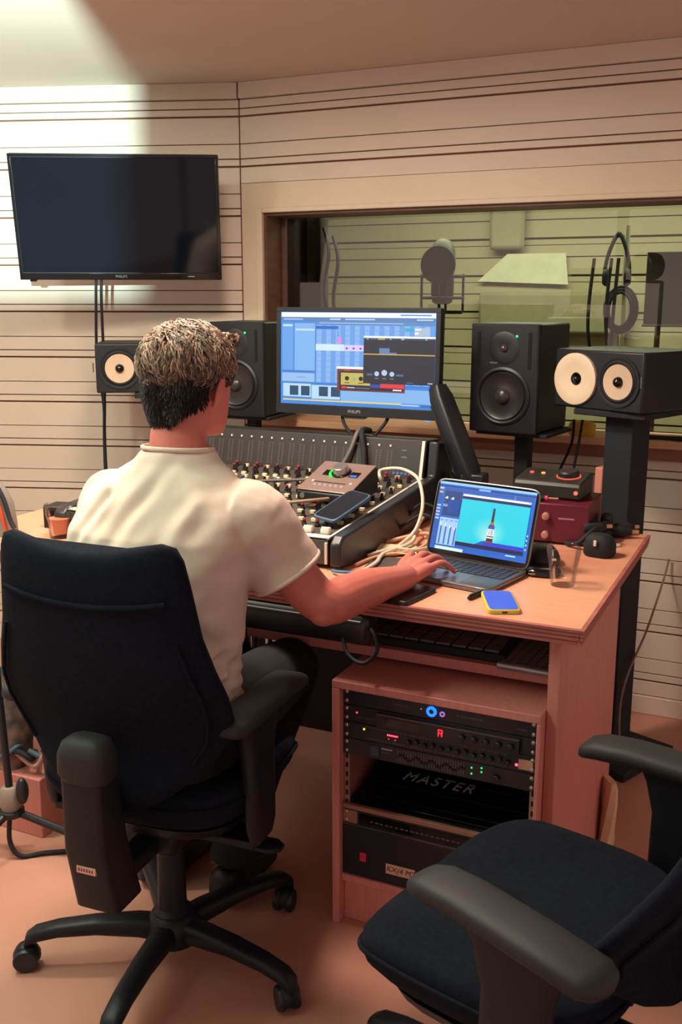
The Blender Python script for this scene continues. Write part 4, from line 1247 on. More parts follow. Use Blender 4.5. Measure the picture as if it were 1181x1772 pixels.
# ------------------------------------------------------------------ small things on the desk
phone('yellow_phone', 'phone in a yellow case with a bright blue screen near the desk corner', (-0.597, 2.150, DZ), (0, 0, R(24)), mat('case_yellow', 'c8b43c', 0.5), w=0.075, l=0.152, scr=glow('0c3cd8', 1.0))
ph = bpy.data.objects['yellow_phone']
MB().rect(-0.006, 0.006, 0.003, 0.007, -0.0765).build('charge_port', m_gloss, ph)
phone('black_phone', 'black phone lying under the man\'s wrist', (-0.808, 2.118, DZ), (0, 0, R(-10)), m_black, w=0.07, l=0.145)
t = thing('stylus_pen', 'black pen lying in front of the laptop', 'pen', (-0.655, 2.215, DZ + 0.006), R(76))
MB().tube([(-0.072, 0, 0), (-0.066, 0, 0), (0.03, 0, 0), (0.06, 0, 0), (0.072, 0, 0)], [0.003, 0.0055, 0.006, 0.0045, 0.0012], 12).build('barrel', m_black, t)
MB().box(-0.066, -0.02, -0.0012, 0.0012, 0.006, 0.008).build('clip', m_gloss, t)
# drinking glass


m_tumbler = glass_mat('tumbler_glass', (0.97, 0.955, 0.945, 1), 0.55, 0.03, True)


def tumbler(name, label, loc, s=1.0):
    t = thing(name, label, 'glass', loc)
    n = 24
    rings = []
    for r, z, fl in ((0.001, 0, 0), (0.029, 0.0, 0.3), (0.031, 0.003, 1), (0.037, 0.055, 1), (0.041, 0.075, 0.2), (0.043, 0.098, 0), (0.0425, 0.1, 0), (0.0405, 0.098, 0), (0.038, 0.07, 0), (0.0335, 0.05, 0), (0.027, 0.014, 0), (0.001, 0.010, 0)):
        rings.append([(s * r * (1 - fl * (0.035 if j % 2 else 0.0)) * math.cos(2 * PI * j / n), s * r * (1 - fl * (0.035 if j % 2 else 0.0)) * math.sin(2 * PI * j / n), s * z) for j in range(n)])
    MB().loft(rings).build('tumbler', m_tumbler, t, smooth=24)
    return t


tumbler('drinking_glass', 'empty faceted drinking glass on the desk right of the laptop', (-0.502, 2.368, DZ), 0.98)
t = thing('charging_puck', 'flat black oval case lying left of the drinking glass', 'case', (-0.566, 2.432, DZ), R(10))
MB().loft([sring(0, 0, z, 0.045 * s_, 0.03 * s_, 28, 2.6) for z, s_ in ((0, 0.85), (0.006, 1), (0.014, 1), (0.02, 0.86), (0.022, 0.5))]).build('shell', m_gloss, t, smooth=60)
MB().box(-0.035, -0.018, -0.0302, -0.0285, 0.009, 0.011).build('light', glow('e0a070', 0.6), t)
t = thing('black_mouse', 'domed black computer mouse behind the flat oval case', 'mouse', (-0.60, 2.55, DZ), R(20))
MB().loft([sring(0, 0, z, 0.05 * s_, 0.06 * s_, 28, 2.4) for z, s_ in ((0, 0.92), (0.008, 1), (0.02, 0.97), (0.034, 0.85), (0.046, 0.62), (0.052, 0.3), (0.053, 0.05))]).build('shell', m_black, t, smooth=60)
MB().box(0.018, 0.032, -0.058, -0.050, 0.022, 0.026).build('light', glow('f0a070', 0.8), t)
t = thing('small_pouch', 'small rounded black pouch with a pale tab near the right desk edge', 'pouch', (-0.476, 2.685, DZ), R(-10))
MB().loft([sring(0, 0.01 * s_, z, 0.042 * s_, 0.036 * s_, 24, 3) for z, s_ in ((0, 0.86), (0.008, 1), (0.03, 1), (0.05, 0.86), (0.06, 0.6), (0.062, 0.1))]).build('pouch', m_blackm, t, smooth=60)
MB().box(-0.004, 0.004, -0.031, -0.027, 0.034, 0.05).build('tab', m_white, t, bevel=0.001)
# heap of adapters and plugs behind it
random.seed(3)
for k, (xx, yy, ln, an, hh) in enumerate(((-0.53, 2.80, 0.10, 20, 0.02), (-0.50, 2.86, 0.09, 70, 0.02), (-0.545, 2.83, 0.08, -30, 0.055), (-0.51, 2.79, 0.07, 40, 0.055), (-0.47, 2.92, 0.09, 15, 0.02), (-0.455, 2.965, 0.07, 50, 0.02), (-0.50, 2.93, 0.08, 100, 0.05))):
    lab = ['black plug adapter lying lowest against the red box', 'black plug adapter lying behind the pouch', 'black plug adapter on top of the heap by the red box', 'black plug adapter on the heap, nearest the pouch', 'black plug adapter near the back right desk corner', 'rearmost black plug adapter at the desk corner', 'black plug adapter on the heap towards the stand'][k]
    t = thing('plug_adapter', lab, 'adapter', (xx, yy, DZ + hh), R(an), 'plug adapters in a heap')
    MB().loft([sring(x, 0, 0, 0.018 * s_, 0.017 * s_, 12, 3, 'x') for x, s_ in ((-ln / 2, 0.6), (-ln / 2 + 0.01, 1), (ln / 4, 1), (ln / 2 - 0.015, 0.7), (ln / 2, 0.5))]).build('shell', m_blackm, t, smooth=50)
    MB().cyl((ln / 2, 0, 0), (ln / 2 + 0.02, 0, 0), 0.006, n=10).build('plug_tip', mat('plug_brass', 'c79a7c', 0.3, metal=0.6), t)
t = thing('white_clip', 'small white plastic clip beside the pouch on the desk', 'clip', (-0.452, 2.80, DZ), R(60))
MB().box(-0.03, 0.03, -0.004, 0.004, 0, 0.006).box(-0.03, -0.02, -0.004, 0.03, 0, 0.006).box(0.02, 0.03, -0.004, 0.02, 0, 0.006).build('clip_body', m_white, t, bevel=0.0015)
cable('heap_cable', [(-0.58, 2.76, DZ + 0.008), (-0.54, 2.73, DZ + 0.02), (-0.51, 2.76, DZ + 0.05), (-0.49, 2.83, DZ + 0.06), (-0.47, 2.90, DZ + 0.03)], 0.007, m_blackm, 'black cable tangled in the heap of adapters')
# red preamplifier with the black controller on it
red = thing('red_preamplifier', 'dark red metal preamplifier box with four knobs behind the laptop', 'preamplifier', (-0.640, 2.86, DZ), R(2))
m_red = mat('red_metal', '6a1c32', 0.4, metal=0.25, var=0.1)
MB().box(-0.115, 0.115, -0.095, 0.12, 0.006, 0.118).build('case', m_red, red, bevel=0.003)
MB().box(-0.112, 0.112, -0.0975, -0.095, 0.009, 0.115).build('front_panel', mat('red_panel', '5a182a', 0.45, var=0.15), red)
for xx in (-0.055, -0.005):
    for zz in (0.028, 0.082):
        MB().lathe([(0.011, 0), (0.0105, 0.012), (0.008, 0.0135), (0.0004, 0.0135)], 16, Matrix.Translation((xx, -0.097, zz)) @ Euler((R(90), 0, 0)).to_matrix().to_4x4()).build('knob', mat('knob_rose', 'b08078', 0.4, metal=0.3), red)
MB().rect(0.03, 0.075, 0.075, 0.080, -0.0985).build('panel_print', mat('print_rose', 'a8687a', 0.6), red)
for sx in (-0.1, 0.1):
    for sy in (-0.08, 0.1):
        MB().cyl((sx, sy, 0), (sx, sy, 0.006), 0.008, n=10).build('foot', m_black, red)
vc = thing('monitor_controller', 'black desktop controller with a round dial on the red box', 'controller', (-0.655, 2.895, DZ + 0.118), R(-4))
poly = [(-0.07, 0.004), (-0.07, 0.040), (-0.06, 0.052), (0.06, 0.066), (0.07, 0.060), (0.07, 0.004)]
n = 6
MB().add([(-0.10, y, z) for y, z in poly] + [(0.10, y, z) for y, z in poly], [tuple(range(n)), tuple(reversed(range(n, 2 * n)))] + [(j, n + j, n + (j + 1) % n, (j + 1) % n) for j in range(n)]).build('case', mat('controller_black', '23241f', 0.45), vc, bevel=0.005)
MB().box(-0.095, 0.095, -0.06, 0.06, 0.0, 0.004).build('foot_pad', m_blackm, vc)
Mv = Matrix.Translation((0.045, 0.0, 0.058)) @ Euler((R(7), 0, 0)).to_matrix().to_4x4()
MB().lathe([(0.036, 0.001), (0.036, 0.004), (0.032, 0.004), (0.032, 0.001)], 30, Mv).build('light_ring', glow('f06040', 1.0), vc)
MB().lathe([(0.032, 0.0), (0.031, 0.016), (0.027, 0.020), (0.0005, 0.020)], 30, Mv).build('dial', m_black, vc)
for xx, cc in ((-0.07, 'ff5060'), (-0.035, 'ffa050')):
    MB().lathe([(0.006, 0), (0.006, 0.004), (0.0004, 0.005)], 14, Matrix.Translation((xx, 0.01, 0.0595)) @ Euler((R(7), 0, 0)).to_matrix().to_4x4()).build('lit_button', glow(cc, 1.6), vc)
MB().lathe([(0.006, 0), (0.006, 0.003), (0.0004, 0.004)], 14, Matrix.Translation((0.088, -0.0705, 0.025)) @ Euler((R(90), 0, 0)).to_matrix().to_4x4()).build('lit_button', glow('ff6a50', 1.5), vc)
t = thing('jack_plug', 'black jack plug with a pink ring lying on the red box', 'plug', (-0.665, 2.785, DZ + 0.128), R(8))
MB().tube([(-0.07, 0, 0), (-0.06, 0, 0), (0.0, 0, 0), (0.012, 0, 0)], [0.004, 0.008, 0.009, 0.007], 12).build('barrel', m_blackm, t)
MB().cyl((0.012, 0, 0), (0.02, 0, 0), 0.0075, n=12).build('ring', mat('ring_pink', 'd03a60', 0.5), t)
MB().cyl((0.02, 0, 0), (0.05, 0, 0), 0.0033, n=10).build('tip', mat('plug_brass', 'c79a7c', 0.3, metal=0.6), t)
# tangle of pale cables between console and laptop
m_cc = mat('cable_cream', 'cfc3ae', 0.5)
m_cp = mat('cable_peach', 'd2a083', 0.5)
tang = [([(-0.99, 2.24, 0.872), (-0.985, 2.33, 0.876), (-1.0, 2.42, 0.878), (-0.96, 2.52, 0.89), (-0.985, 2.62, 0.90), (-1.0, 2.72, 0.92)], m_cc, 0.006, 'cream cable along the console foot, longest of the tangle'),
        ([(-1.03, 2.30, 0.873), (-1.01, 2.40, 0.874), (-0.955, 2.47, 0.876), (-0.93, 2.55, 0.88), (-0.97, 2.66, 0.88), (-1.02, 2.74, 0.874)], m_cp, 0.005, 'peach cable in the tangle beside the console'),
        ([(-1.04, 2.40, 0.873), (-0.99, 2.46, 0.884), (-0.94, 2.49, 0.878), (-0.92, 2.58, 0.872), (-0.95, 2.70, 0.874), (-0.93, 2.80, 0.874)], m_cc, 0.005, 'cream cable passing behind the laptop hinge'),
        ([(-1.05, 2.55, 0.875), (-0.99, 2.58, 0.892), (-0.945, 2.60, 0.90), (-0.90, 2.62, 0.88), (-0.88, 2.70, 0.873)], m_cp, 0.006, 'peach cable looping over the others behind the laptop'),
        ([(-1.06, 2.64, 0.885), (-1.0, 2.68, 0.93), (-0.96, 2.68, 0.93), (-0.93, 2.70, 0.89), (-0.93, 2.80, 0.873)], m_blackm, 0.005, 'black cable arching over the tangle behind the laptop'),
        ([(-1.06, 2.72, 0.90), (-1.02, 2.74, 0.95), (-0.97, 2.73, 0.95), (-0.93, 2.75, 0.90), (-0.90, 2.82, 0.873)], m_blackm, 0.005, 'black cable arching highest over the tangle behind the laptop'),
        ([(-1.06, 2.22, 0.873), (-1.02, 2.20, 0.880), (-0.96, 2.24, 0.874), (-0.93, 2.30, 0.873)], mat('cable_blue', '3c78a8', 0.5), 0.004, 'blue cable at the front foot of the console')]
for p_, m_, r_, lb in tang:
    cable('desk_cable', p_, r_, m_, lb, 'tangled cables beside the console')
t = thing('paper_note', 'crumpled cream paper note under the cables beside the console', 'paper', (-0.985, 2.49, DZ), R(20))
MB().loft([[(-0.06, y, 0.001 + 0.012 * abs(math.sin(y * 40))), (0.05, y, 0.001 + 0.010 * abs(math.sin(y * 33 + 1))), (0.05, y, 0.003 + 0.010 * abs(math.sin(y * 33 + 1))), (-0.06, y, 0.003 + 0.012 * abs(math.sin(y * 40)))] for y in np.linspace(-0.05, 0.06, 7)]).build('sheet', mat('note_cream', 'd8caa0', 0.8), t)
t = thing('mouse_pad', 'thin dark grey pad under the man\'s hand beside the laptop', 'mouse pad', (-0.955, 2.33, DZ), R(8))
MB().box(-0.055, 0.055, -0.09, 0.10, 0, 0.003).build('pad', mat('pad_grey', '4a403c', 0.8), t, bevel=0.001)
t = thing('white_keyboard', 'white computer keyboard on the desk in front of the man', 'keyboard', (-1.32, 2.145, DZ), 0)
MB().box(-0.21, 0.21, -0.055, 0.06, 0, 0.010).build('body', m_alu, t, bevel=0.003)
kk = None
for i in range(20):
    for j in range(5):
        loc_ = (-0.197 + i * 0.0207, -0.041 + j * 0.0215, 0.010)
        if kk is None:
            kk = MB().box(-0.0088, 0.0088, -0.009, 0.009, 0, 0.006).build('key', m_white, t, loc=loc_, bevel=0.001)
        else:
            inst('key', kk, t, loc_)

# ------------------------------------------------------------------ left edge of the picture
t = tumbler('drinking_glass', 'drinking glass with a peach drink left of the man', (-1.955, 2.235, DZ), 1.0)
MB().lathe([(0.0005, 0.012), (0.0265, 0.0145), (0.032, 0.05), (0.034, 0.058), (0.0005, 0.058)], 24).build('drink', mat('drink_peach', 'c07a5c', 0.2), t)
t = thing('black_box', 'small black box on the desk left of the man', 'box', (-2.02, 2.36, DZ), R(10))
MB().box(-0.07, 0.09, -0.04, 0.04, 0.0, 0.068).build('case', m_black, t, bevel=0.003)
MB().box(-0.06, 0.08, -0.0405, -0.04, 0.01, 0.055).build('front_window', m_gloss, t)
t = thing('leaning_post', 'grey leaning metal post with cables at the far left picture edge', 'post', (-2.10, 2.18, DZ), 0)
MB().loft([[(x + sh - 0.02, y, z) for x, y in ((-0.055, -0.02), (0.03, -0.02), (0.03, 0.02), (-0.055, 0.02))] for z, sh in ((0, 0.012), (0.05, 0.008), (0.10, 0.0), (0.14, -0.025), (0.17, -0.055))]).build('post', mat('post_grey', '7d7670', 0.5), t, bevel=0.004)
cable('orange_cable', [(-2.16, 2.13, 1.045), (-2.115, 2.13, 1.02), (-2.085, 2.13, 0.97), (-2.073, 2.14, 0.90), (-2.07, 2.15, 0.872)], 0.006, mat('cable_orange', 'c8502c', 0.5), 'orange cable hanging down the grey post at the left edge')
cable('post_cable', [(-2.18, 2.14, 1.06), (-2.11, 2.14, 1.035), (-2.075, 2.14, 0.99), (-2.055, 2.14, 0.93), (-2.04, 2.14, 0.905)], 0.007, m_blackm, 'black cable hanging down the grey post at the left edge')
# microphone stand and cables on the floor at the left
t = thing('tripod_stand', 'black tripod stand with a grey collar at the lower left', 'stand', (-1.945, 1.95, 0))
MB().cyl((0, 0, 0.14), (-0.02, 0.0, 0.62), 0.011, n=12).build('pole', m_black, t)
MB().lathe([(0.026, 0.135), (0.03, 0.15), (0.03, 0.19), (0.022, 0.205)], 20, cap=True).build('collar', mat('collar_grey', '8d8074', 0.45), t)
MB().lathe([(0.03, 0.115), (0.036, 0.12), (0.036, 0.134), (0.03, 0.136)], 20, cap=True).build('hub', m_black, t)
for a in (18, 182, 265):
    MB().tube([(0.02 * math.cos(R(a)), 0.02 * math.sin(R(a)), 0.125), (0.33 * math.cos(R(a)), 0.33 * math.sin(R(a)), 0.012)], 0.011, 10).build('leg', m_black, t)
MB().ellipsoid((0.045, 0.0, 0.20), (0.018, 0.018, 0.04)).build('knob', m_black, t, smooth=60)
t = thing('wooden_box', 'low salmon wooden box on the floor at the lower left', 'box', (-2.12, 2.19, 0))
MB().box(-0.2, 0.2, -0.15, 0.15, 0, 0.185).build('body', m_woodd, t, bevel=0.003)
cable('floor_cable', [(-1.935, 1.93, 0.12), (-1.93, 1.92, 0.05), (-1.90, 1.93, 0.008), (-1.84, 1.98, 0.008), (-1.72, 2.03, 0.008), (-1.5, 1.98, 0.008)], 0.007, m_blackm, 'black cable looping from the tripod stand over the floor')
random.seed(5)
for k in range(7):
    x0 = -2.12 + 0.05 * k
    cc = [m_blackm, mat('cable_teal', '3c5a64', 0.6), m_blackm, mat('cable_pale', 'b08a78', 0.6), mat('cable_teal', '3c5a64', 0.6), m_blackm, mat('cable_teal', '3c5a64', 0.6)][k]
    pts = [(x0 - 0.05, 2.06, 0.20 + 0.015 * k), (x0 + 0.02, 2.03 + 0.01 * k, 0.215 + 0.02 * (k % 3)), (x0 + 0.06, 2.06, 0.235 + 0.03 * (k % 2)), (x0 + 0.02, 2.12, 0.20 + 0.012 * k), (x0 - 0.03, 2.16, 0.195)]
    lb = ['black cable heaped at the left end of the wooden box', 'teal cable heaped at the left of the wooden box', 'black cable heaped across the middle of the wooden box', 'pale cable in the heap on the wooden box', 'teal cable heaped right of the pale one on the wooden box', 'black cable heaped near the right end of the wooden box', 'teal cable heaped at the right end of the wooden box'][k]
    cable('heaped_cable', pts, 0.008, cc, lb, 'cables heaped on the wooden box')
t = thing('camouflage_bag', 'patterned grey and peach bag behind the tripod stand', 'bag', (-2.12, 2.06, 0.185))
MB().loft([sring(0, 0.04, z, a, b_, 20, 3) for z, a, b_ in ((0.0, 0.10, 0.06), (0.08, 0.105, 0.065), (0.2, 0.09, 0.055), (0.28, 0.05, 0.03), (0.30, 0.02, 0.01))]).build('sack', mat('bag_pattern', '9a7868', 0.9, vscale=22, hex2='26343c'), t, smooth=60)
# paper bag beside the right desk panel
t = thing('paper_bag', 'crumpled cream paper bag on the floor by the right desk panel', 'bag', (-0.412, 2.72, 0))
MB().loft([sring(0, 0, z, a, b_, 9, 3, rot=z * 3) for z, a, b_ in ((0.0, 0.022, 0.05), (0.08, 0.022, 0.05), (0.14, 0.02, 0.045), (0.18, 0.016, 0.04), (0.20, 0.01, 0.03))]).build('sack', mat('bag_cream', 'd8b48c', 0.8, bump=0.4, bscale=40), t, smooth=20)

# ------------------------------------------------------------------ lamp housings (outside the frame)
for nm, lx, ly, sz, lb in (('ceiling_lamp', -1.40, 2.12, 0.42, 'square ceiling panel lamp above the desk front'), ('ceiling_lamp', -2.35, 1.75, 0.45, 'small square ceiling panel lamp left of the man')):
    t = thing(nm, lb, 'lamp', (lx, ly, CEIL))
    h = sz / 2
    MB().box(-h, h, -h, -h + 0.02, -0.035, 0).box(-h, h, h - 0.02, h, -0.035, 0).box(-h, -h + 0.02, -h + 0.02, h - 0.02, -0.035, 0).box(h - 0.02, h, -h + 0.02, h - 0.02, -0.035, 0).build('frame', m_white, t)
    MB().box(-h + 0.02, h - 0.02, -h + 0.02, h - 0.02, -0.015, -0.002).build('diffuser', m_white, t)

# work lamp on a stand, left of the camera: housing, plates added to cut the beam, stand
lp = thing('work_lamp', 'black work lamp with added beam-blocking plates on a stand left of the camera', 'lamp', (LAMP[0], LAMP[1], 0))
dv = Vector((-0.4797, 0.8774, 0))
rt = Vector((dv.y, -dv.x, 0))
al = math.atan2(dv.y, dv.x) - PI / 2
Ml = Euler((0, 0, al)).to_matrix().to_4x4()
MB().cyl((0, -0.30, 0.02), (0, -0.30, LAMP[2] - 0.1), 0.014, n=12, M=Ml).build('pole', m_black, lp)
for k in range(3):
    MB().tube([Ml @ Vector((0, -0.30, 0.3)), Ml @ Vector((0.35 * math.cos(k * 2.09), -0.30 + 0.35 * math.sin(k * 2.09), 0.01))], 0.01, 8).build('leg', m_black, lp)
MB().lathe([(0.07, -0.22), (0.09, -0.20), (0.09, -0.06), (0.08, -0.055), (0.06, -0.20), (0.001, -0.205)], 28, Matrix.Translation((0, 0, LAMP[2])) @ Ml @ Euler((R(-90), 0, 0)).to_matrix().to_4x4()).build('housing', m_black, lp)
MB().box(-0.006, 0.006, -0.30, -0.16, LAMP[2] - 0.11, LAMP[2] - 0.09, Ml).build('bracket', m_black, lp)
MB().box(0.0, 0.09, 0.20, 0.203, LAMP[2] - 0.25, LAMP[2] + 0.40, Ml).box(-0.36, 0.0, 0.20, 0.203, LAMP[2] - 0.25, LAMP[2] - 0.011, Ml).box(-0.36, -0.357, -0.1, 0.20, LAMP[2] - 0.25, LAMP[2] - 0.02, Ml).box(0.07, 0.09, -0.1, 0.20, LAMP[2] - 0.11, LAMP[2] - 0.09, Ml).build('beam_blocker', m_black, lp)  # unseen plates added to shape the edge of the light on the left wall

# ------------------------------------------------------------------ office chairs
def office_chair(label, loc, rotz, seat_z=0.54, arm_half=0.27, arm_y=(-0.15, 0.17), arm_z=0.72, back_y=-0.235, recline=0.10, base_a=-7.0, seat_y=0.04, wide=1.0, tagged=False, pad_rot=(0, 0), spine_x=0.0):
    t = thing('office_chair', label, 'chair', loc, rotz, 'black office chairs')
    # seat cushion
    mb = MB()
    rings = []
    for z, s_ in ((-0.095, 0.80), (-0.085, 0.90), (-0.06, 0.97), (-0.03, 1.0), (-0.008, 0.985), (0.0, 0.95), (0.006, 0.84), (0.008, 0.6), (0.006, 0.3), (0.004, 0.02)):
        r = []
        for x, y, _ in sring(0, 0, 0, 0.255 * s_ * wide, 0.235 * s_, 48, 3.6):
            u = abs(x) / 0.25
            dz = 0.012 * u * u                       # dished across
            fy = max(0.0, (y - 0.10) / 0.14)
            dz -= 0.045 * fy * fy                    # waterfall front edge
            r.append((x, y + seat_y, seat_z + z + dz))
        rings.append(r)
    mb.loft(rings)
    st = mb.build('seat', m_fabric, t, smooth=60)
    pts = [(x, y + seat_y, seat_z - 0.030 + 0.012 * (abs(x) / 0.25) ** 2 - 0.045 * max(0.0, (y - 0.10) / 0.14) ** 2) for x, y, _ in sring(0, 0, 0, 0.2565 * wide, 0.2365, 48, 3.6)]
    MB().tube(pts + pts[:1], 0.0045, 6).build('seat_piping', m_fabric, st, smooth=80)
    mb = MB()
    mb.loft([sring(0, seat_y - 0.01, seat_z + z, a, b_, 32, 3.4) for z, a, b_ in ((-0.15, 0.10, 0.10), (-0.14, 0.16, 0.15), (-0.11, 0.215 * wide, 0.19), (-0.088, 0.225 * wide, 0.20))])
    mb.build('seat_pan', m_chplast, t, smooth=50)
    # backrest: stacked superellipse rings, curved round the sitter, saddle on top
    zb0 = seat_z - 0.02
    prof = [(0.0, 0.03, 0.4), (0.01, 0.08, 0.7), (0.04, 0.135, 0.95), (0.08, 0.185, 1.0), (0.12, 0.225, 1.0), (0.17, 0.258, 1.0), (0.22, 0.272, 1.0), (0.27, 0.270, 1.0), (0.33, 0.252, 1.0), (0.39, 0.232, 1.0), (0.47, 0.218, 0.95), (0.52, 0.208, 0.9), (0.545, 0.196, 0.75), (0.56, 0.17, 0.5), (0.566, 0.12, 0.2)]

    def bpt(x, y, z):
        h = z
        yy = back_y + y + 0.55 * x * x - recline * max(0.0, h - 0.12) + 0.035 * math.exp(-((h - 0.14) / 0.1) ** 2)
        sad = 0.040 * (x / 0.2) ** 2 * max(0.0, min(1.0, (h - 0.36) / 0.2)) if abs(x) < 0.3 else 0.0
        return (x, yy, zb0 + h + sad)
    mb = MB()
    mb.loft([[bpt(x, y, h) for x, y, _ in sring(0, 0, 0, w * wide, 0.034 * th, 40, 2.8)] for h, w, th in prof])
    bk = mb.build('backrest', m_fabric, t, smooth=60)
    pts = [bpt(x, -0.034, 0.46 - 0.0 * x) for x in np.linspace(-0.185, 0.185, 24)]
    MB().tube(pts, 0.006, 6).build('back_seam', m_fabric, bk, smooth=80)
    for sx in (-1, 1):
        pts = [bpt(sx * (w - 0.035) * wide, -0.030, h) for h, w, th in prof[4:10]]
        MB().tube(pts, 0.004, 6).build('back_seam', m_fabric, bk, smooth=80)
    if tagged:
        p_ = bpt(0.02, 0.036, 0.07)
        MB().box(p_[0] - 0.012, p_[0] + 0.012, p_[1] + 0.004, p_[1] + 0.006, p_[2] - 0.012, p_[2] + 0.02).build('sewn_tag', m_white, bk, label='small white sewn tag')
    # spine bar behind the backrest
    mb = MB()
    rings = []
    for z, y, w, d in ((seat_z - 0.205, back_y - 0.035, 0.040, 0.040), (seat_z - 0.195, back_y - 0.040, 0.052, 0.05), (seat_z - 0.05, back_y - 0.075, 0.05, 0.045), (seat_z + 0.10, back_y - 0.085, 0.048, 0.035)):
        rings.append(sring(spine_x, y, z, w, d, 24, 7))
    mb.loft(rings)
    sp = mb.build('back_spine', m_chplast, t, smooth=40)
    mb = MB()
    mb.loft([sring(spine_x, back_y - 0.088, z, w, d, 24, 3.5) for z, w, d in ((seat_z + 0.095, 0.050, 0.034), (seat_z + 0.11, 0.058, 0.040), (seat_z + 0.15, 0.056, 0.040), (seat_z + 0.175, 0.046, 0.034), (seat_z + 0.185, 0.025, 0.018))])
    mb.build('spine_cap', m_armpad, sp, smooth=60)
    lb = MB().box(spine_x - 0.022, spine_x + 0.022, back_y - 0.1145, back_y - 0.105, seat_z - 0.100, seat_z - 0.085)
    lb.build('sticker', mat('sticker_peach', 'd8b09a', 0.6), sp, label='small pale printed sticker')
    mb = MB()
    for k in range(6):
        mb.rect(spine_x - 0.018 + 0.0062 * k, spine_x - 0.0145 + 0.0062 * k, seat_z - 0.096, seat_z - 0.089, back_y - 0.1148)
    mb.build('sticker_print', mat('ink_brown', '6a2c26', 0.8), sp)
    MB().box(-0.03, 0.03, back_y - 0.03, 0.0, seat_z - 0.20, seat_z - 0.155).box(-0.07, 0.07, -0.10, 0.10, seat_z - 0.20, seat_z - 0.14).build('mechanism', m_chplast, t, bevel=0.012)
    # armrests
    for sx in (-1, 1):
        y0, y1 = arm_y
        L_ = y1 - y0
        rings = []
        for q, s_, dz in ((0.0, 0.35, -0.004), (0.02, 0.75, -0.001), (0.07, 0.97, 0.0), (0.3, 1.0, 0.002), (0.7, 1.0, 0.002), (0.88, 0.98, -0.004), (0.96, 0.85, -0.012), (0.99, 0.6, -0.018), (1.0, 0.3, -0.02)):
            rings.append(sring(sx * arm_half, y0 + q * L_, arm_z - 0.018 + dz, 0.044 * s_, 0.020 * s_, 20, 3, 'y'))
        ym_ = (y0 + y1) / 2 - 0.03
        Mp = Matrix.Translation((sx * arm_half, ym_, 0)) @ Euler((0, 0, R(pad_rot[0 if sx < 0 else 1]))).to_matrix().to_4x4() @ Matrix.Translation((-sx * arm_half, -ym_, 0))
        MB().loft(rings, M=Mp).build('arm_pad', m_armpad, t, smooth=60)
        mb = MB()
        ym = (y0 + y1) / 2 - 0.03
        rings = []
        for z, yy, a, b_ in ((arm_z - 0.03, ym, 0.024, 0.085), (arm_z - 0.06, ym, 0.022, 0.07), (arm_z - 0.12, ym, 0.020, 0.055), (seat_z - 0.10, ym + 0.01, 0.018, 0.048), (seat_z - 0.135, ym + 0.01, 0.012, 0.04)):
            rings.append(sring(sx * arm_half, yy, z, a, b_, 20, 5))
        mb.loft(rings)
        ps = mb.build('arm_post', m_chplast, t, smooth=45)
        MB().box(min(sx * 0.05, sx * arm_half), max(sx * 0.05, sx * arm_half), ym - 0.03, ym + 0.045, seat_z - 0.150, seat_z - 0.130).build('arm_bracket', m_chplast, t, bevel=0.004)
    # height lever
    MB().tube([(0.06, 0.02, seat_z - 0.17), (0.20, 0.0, seat_z - 0.175)], 0.006, 8).build('lever', m_chplast, t)
    MB().loft([sring(x, -0.005, seat_z - 0.178, 0.028 * s_, 0.010 * s_, 16, 2.5, 'x') for x, s_ in ((0.18, 0.5), (0.20, 1), (0.27, 1), (0.29, 0.5))]).build('lever_paddle', m_chplast, t, smooth=60)
    # column, five legs, casters
    MB().lathe([(0.045, 0.085), (0.045, 0.14), (0.034, 0.15), (0.032, 0.30), (0.028, 0.31), (0.026, seat_z - 0.15)], 24, cap=True).build('column', m_chplast, t, smooth=40)
    MB().lathe([(0.03, 0.05), (0.06, 0.065), (0.064, 0.11), (0.05, 0.135), (0.035, 0.14)], 24, cap=True).build('hub', m_chplast, t, smooth=50)
    for k in range(5):
        a = R(base_a + 72 * k) - rotz
        ca, sa = math.cos(a), math.sin(a)
        rings = []
        for r, z, w, h in ((0.03, 0.092, 0.030, 0.030), (0.08, 0.102, 0.029, 0.026), (0.18, 0.106, 0.026, 0.020), (0.27, 0.100, 0.024, 0.017), (0.325, 0.088, 0.023, 0.016), (0.345, 0.074, 0.020, 0.016), (0.350, 0.060, 0.014, 0.012)):
            ring = []
            for px, pz in [(q[0], q[1]) for q in sring(0, 0, 0, w, h, 16, 3)]:
                ring.append((r * ca - px * sa, r * sa + px * ca, z + pz))
            rings.append(ring)
        MB().loft(rings).build('base_leg', m_chplast, t, smooth=50)
        cs = MB()
        cr = 0.335
        th = a + 0.9 + 1.3 * k
        Mc = Matrix.Translation((cr * ca, cr * sa, 0.0)) @ Euler((0, 0, th)).to_matrix().to_4x4()
        cs.loft([sring(0, 0.012, z, rx_, ry_, 18, 2.6) for z, rx_, ry_ in ((0.026, 0.024, 0.032), (0.040, 0.024, 0.032), (0.055, 0.020, 0.024), (0.064, 0.012, 0.014))], M=Mc)
        cs.cyl((0, 0, 0.05), (0, 0, 0.075), 0.008, n=10, M=Mc)
        co = cs.build('caster', m_chplast, t, smooth=50)
        for wx in (-1, 1):
            MB().lathe([(0.006, -0.009), (0.026, -0.009), (0.029, -0.005), (0.029, 0.005), (0.026, 0.009), (0.006, 0.009)], 22, Mc @ Matrix.Translation((wx * 0.0165, 0.014, 0.029)) @ Euler((0, R(90), 0)).to_matrix().to_4x4(), cap=True).build('wheel', m_black, co, smooth=40)
    return t


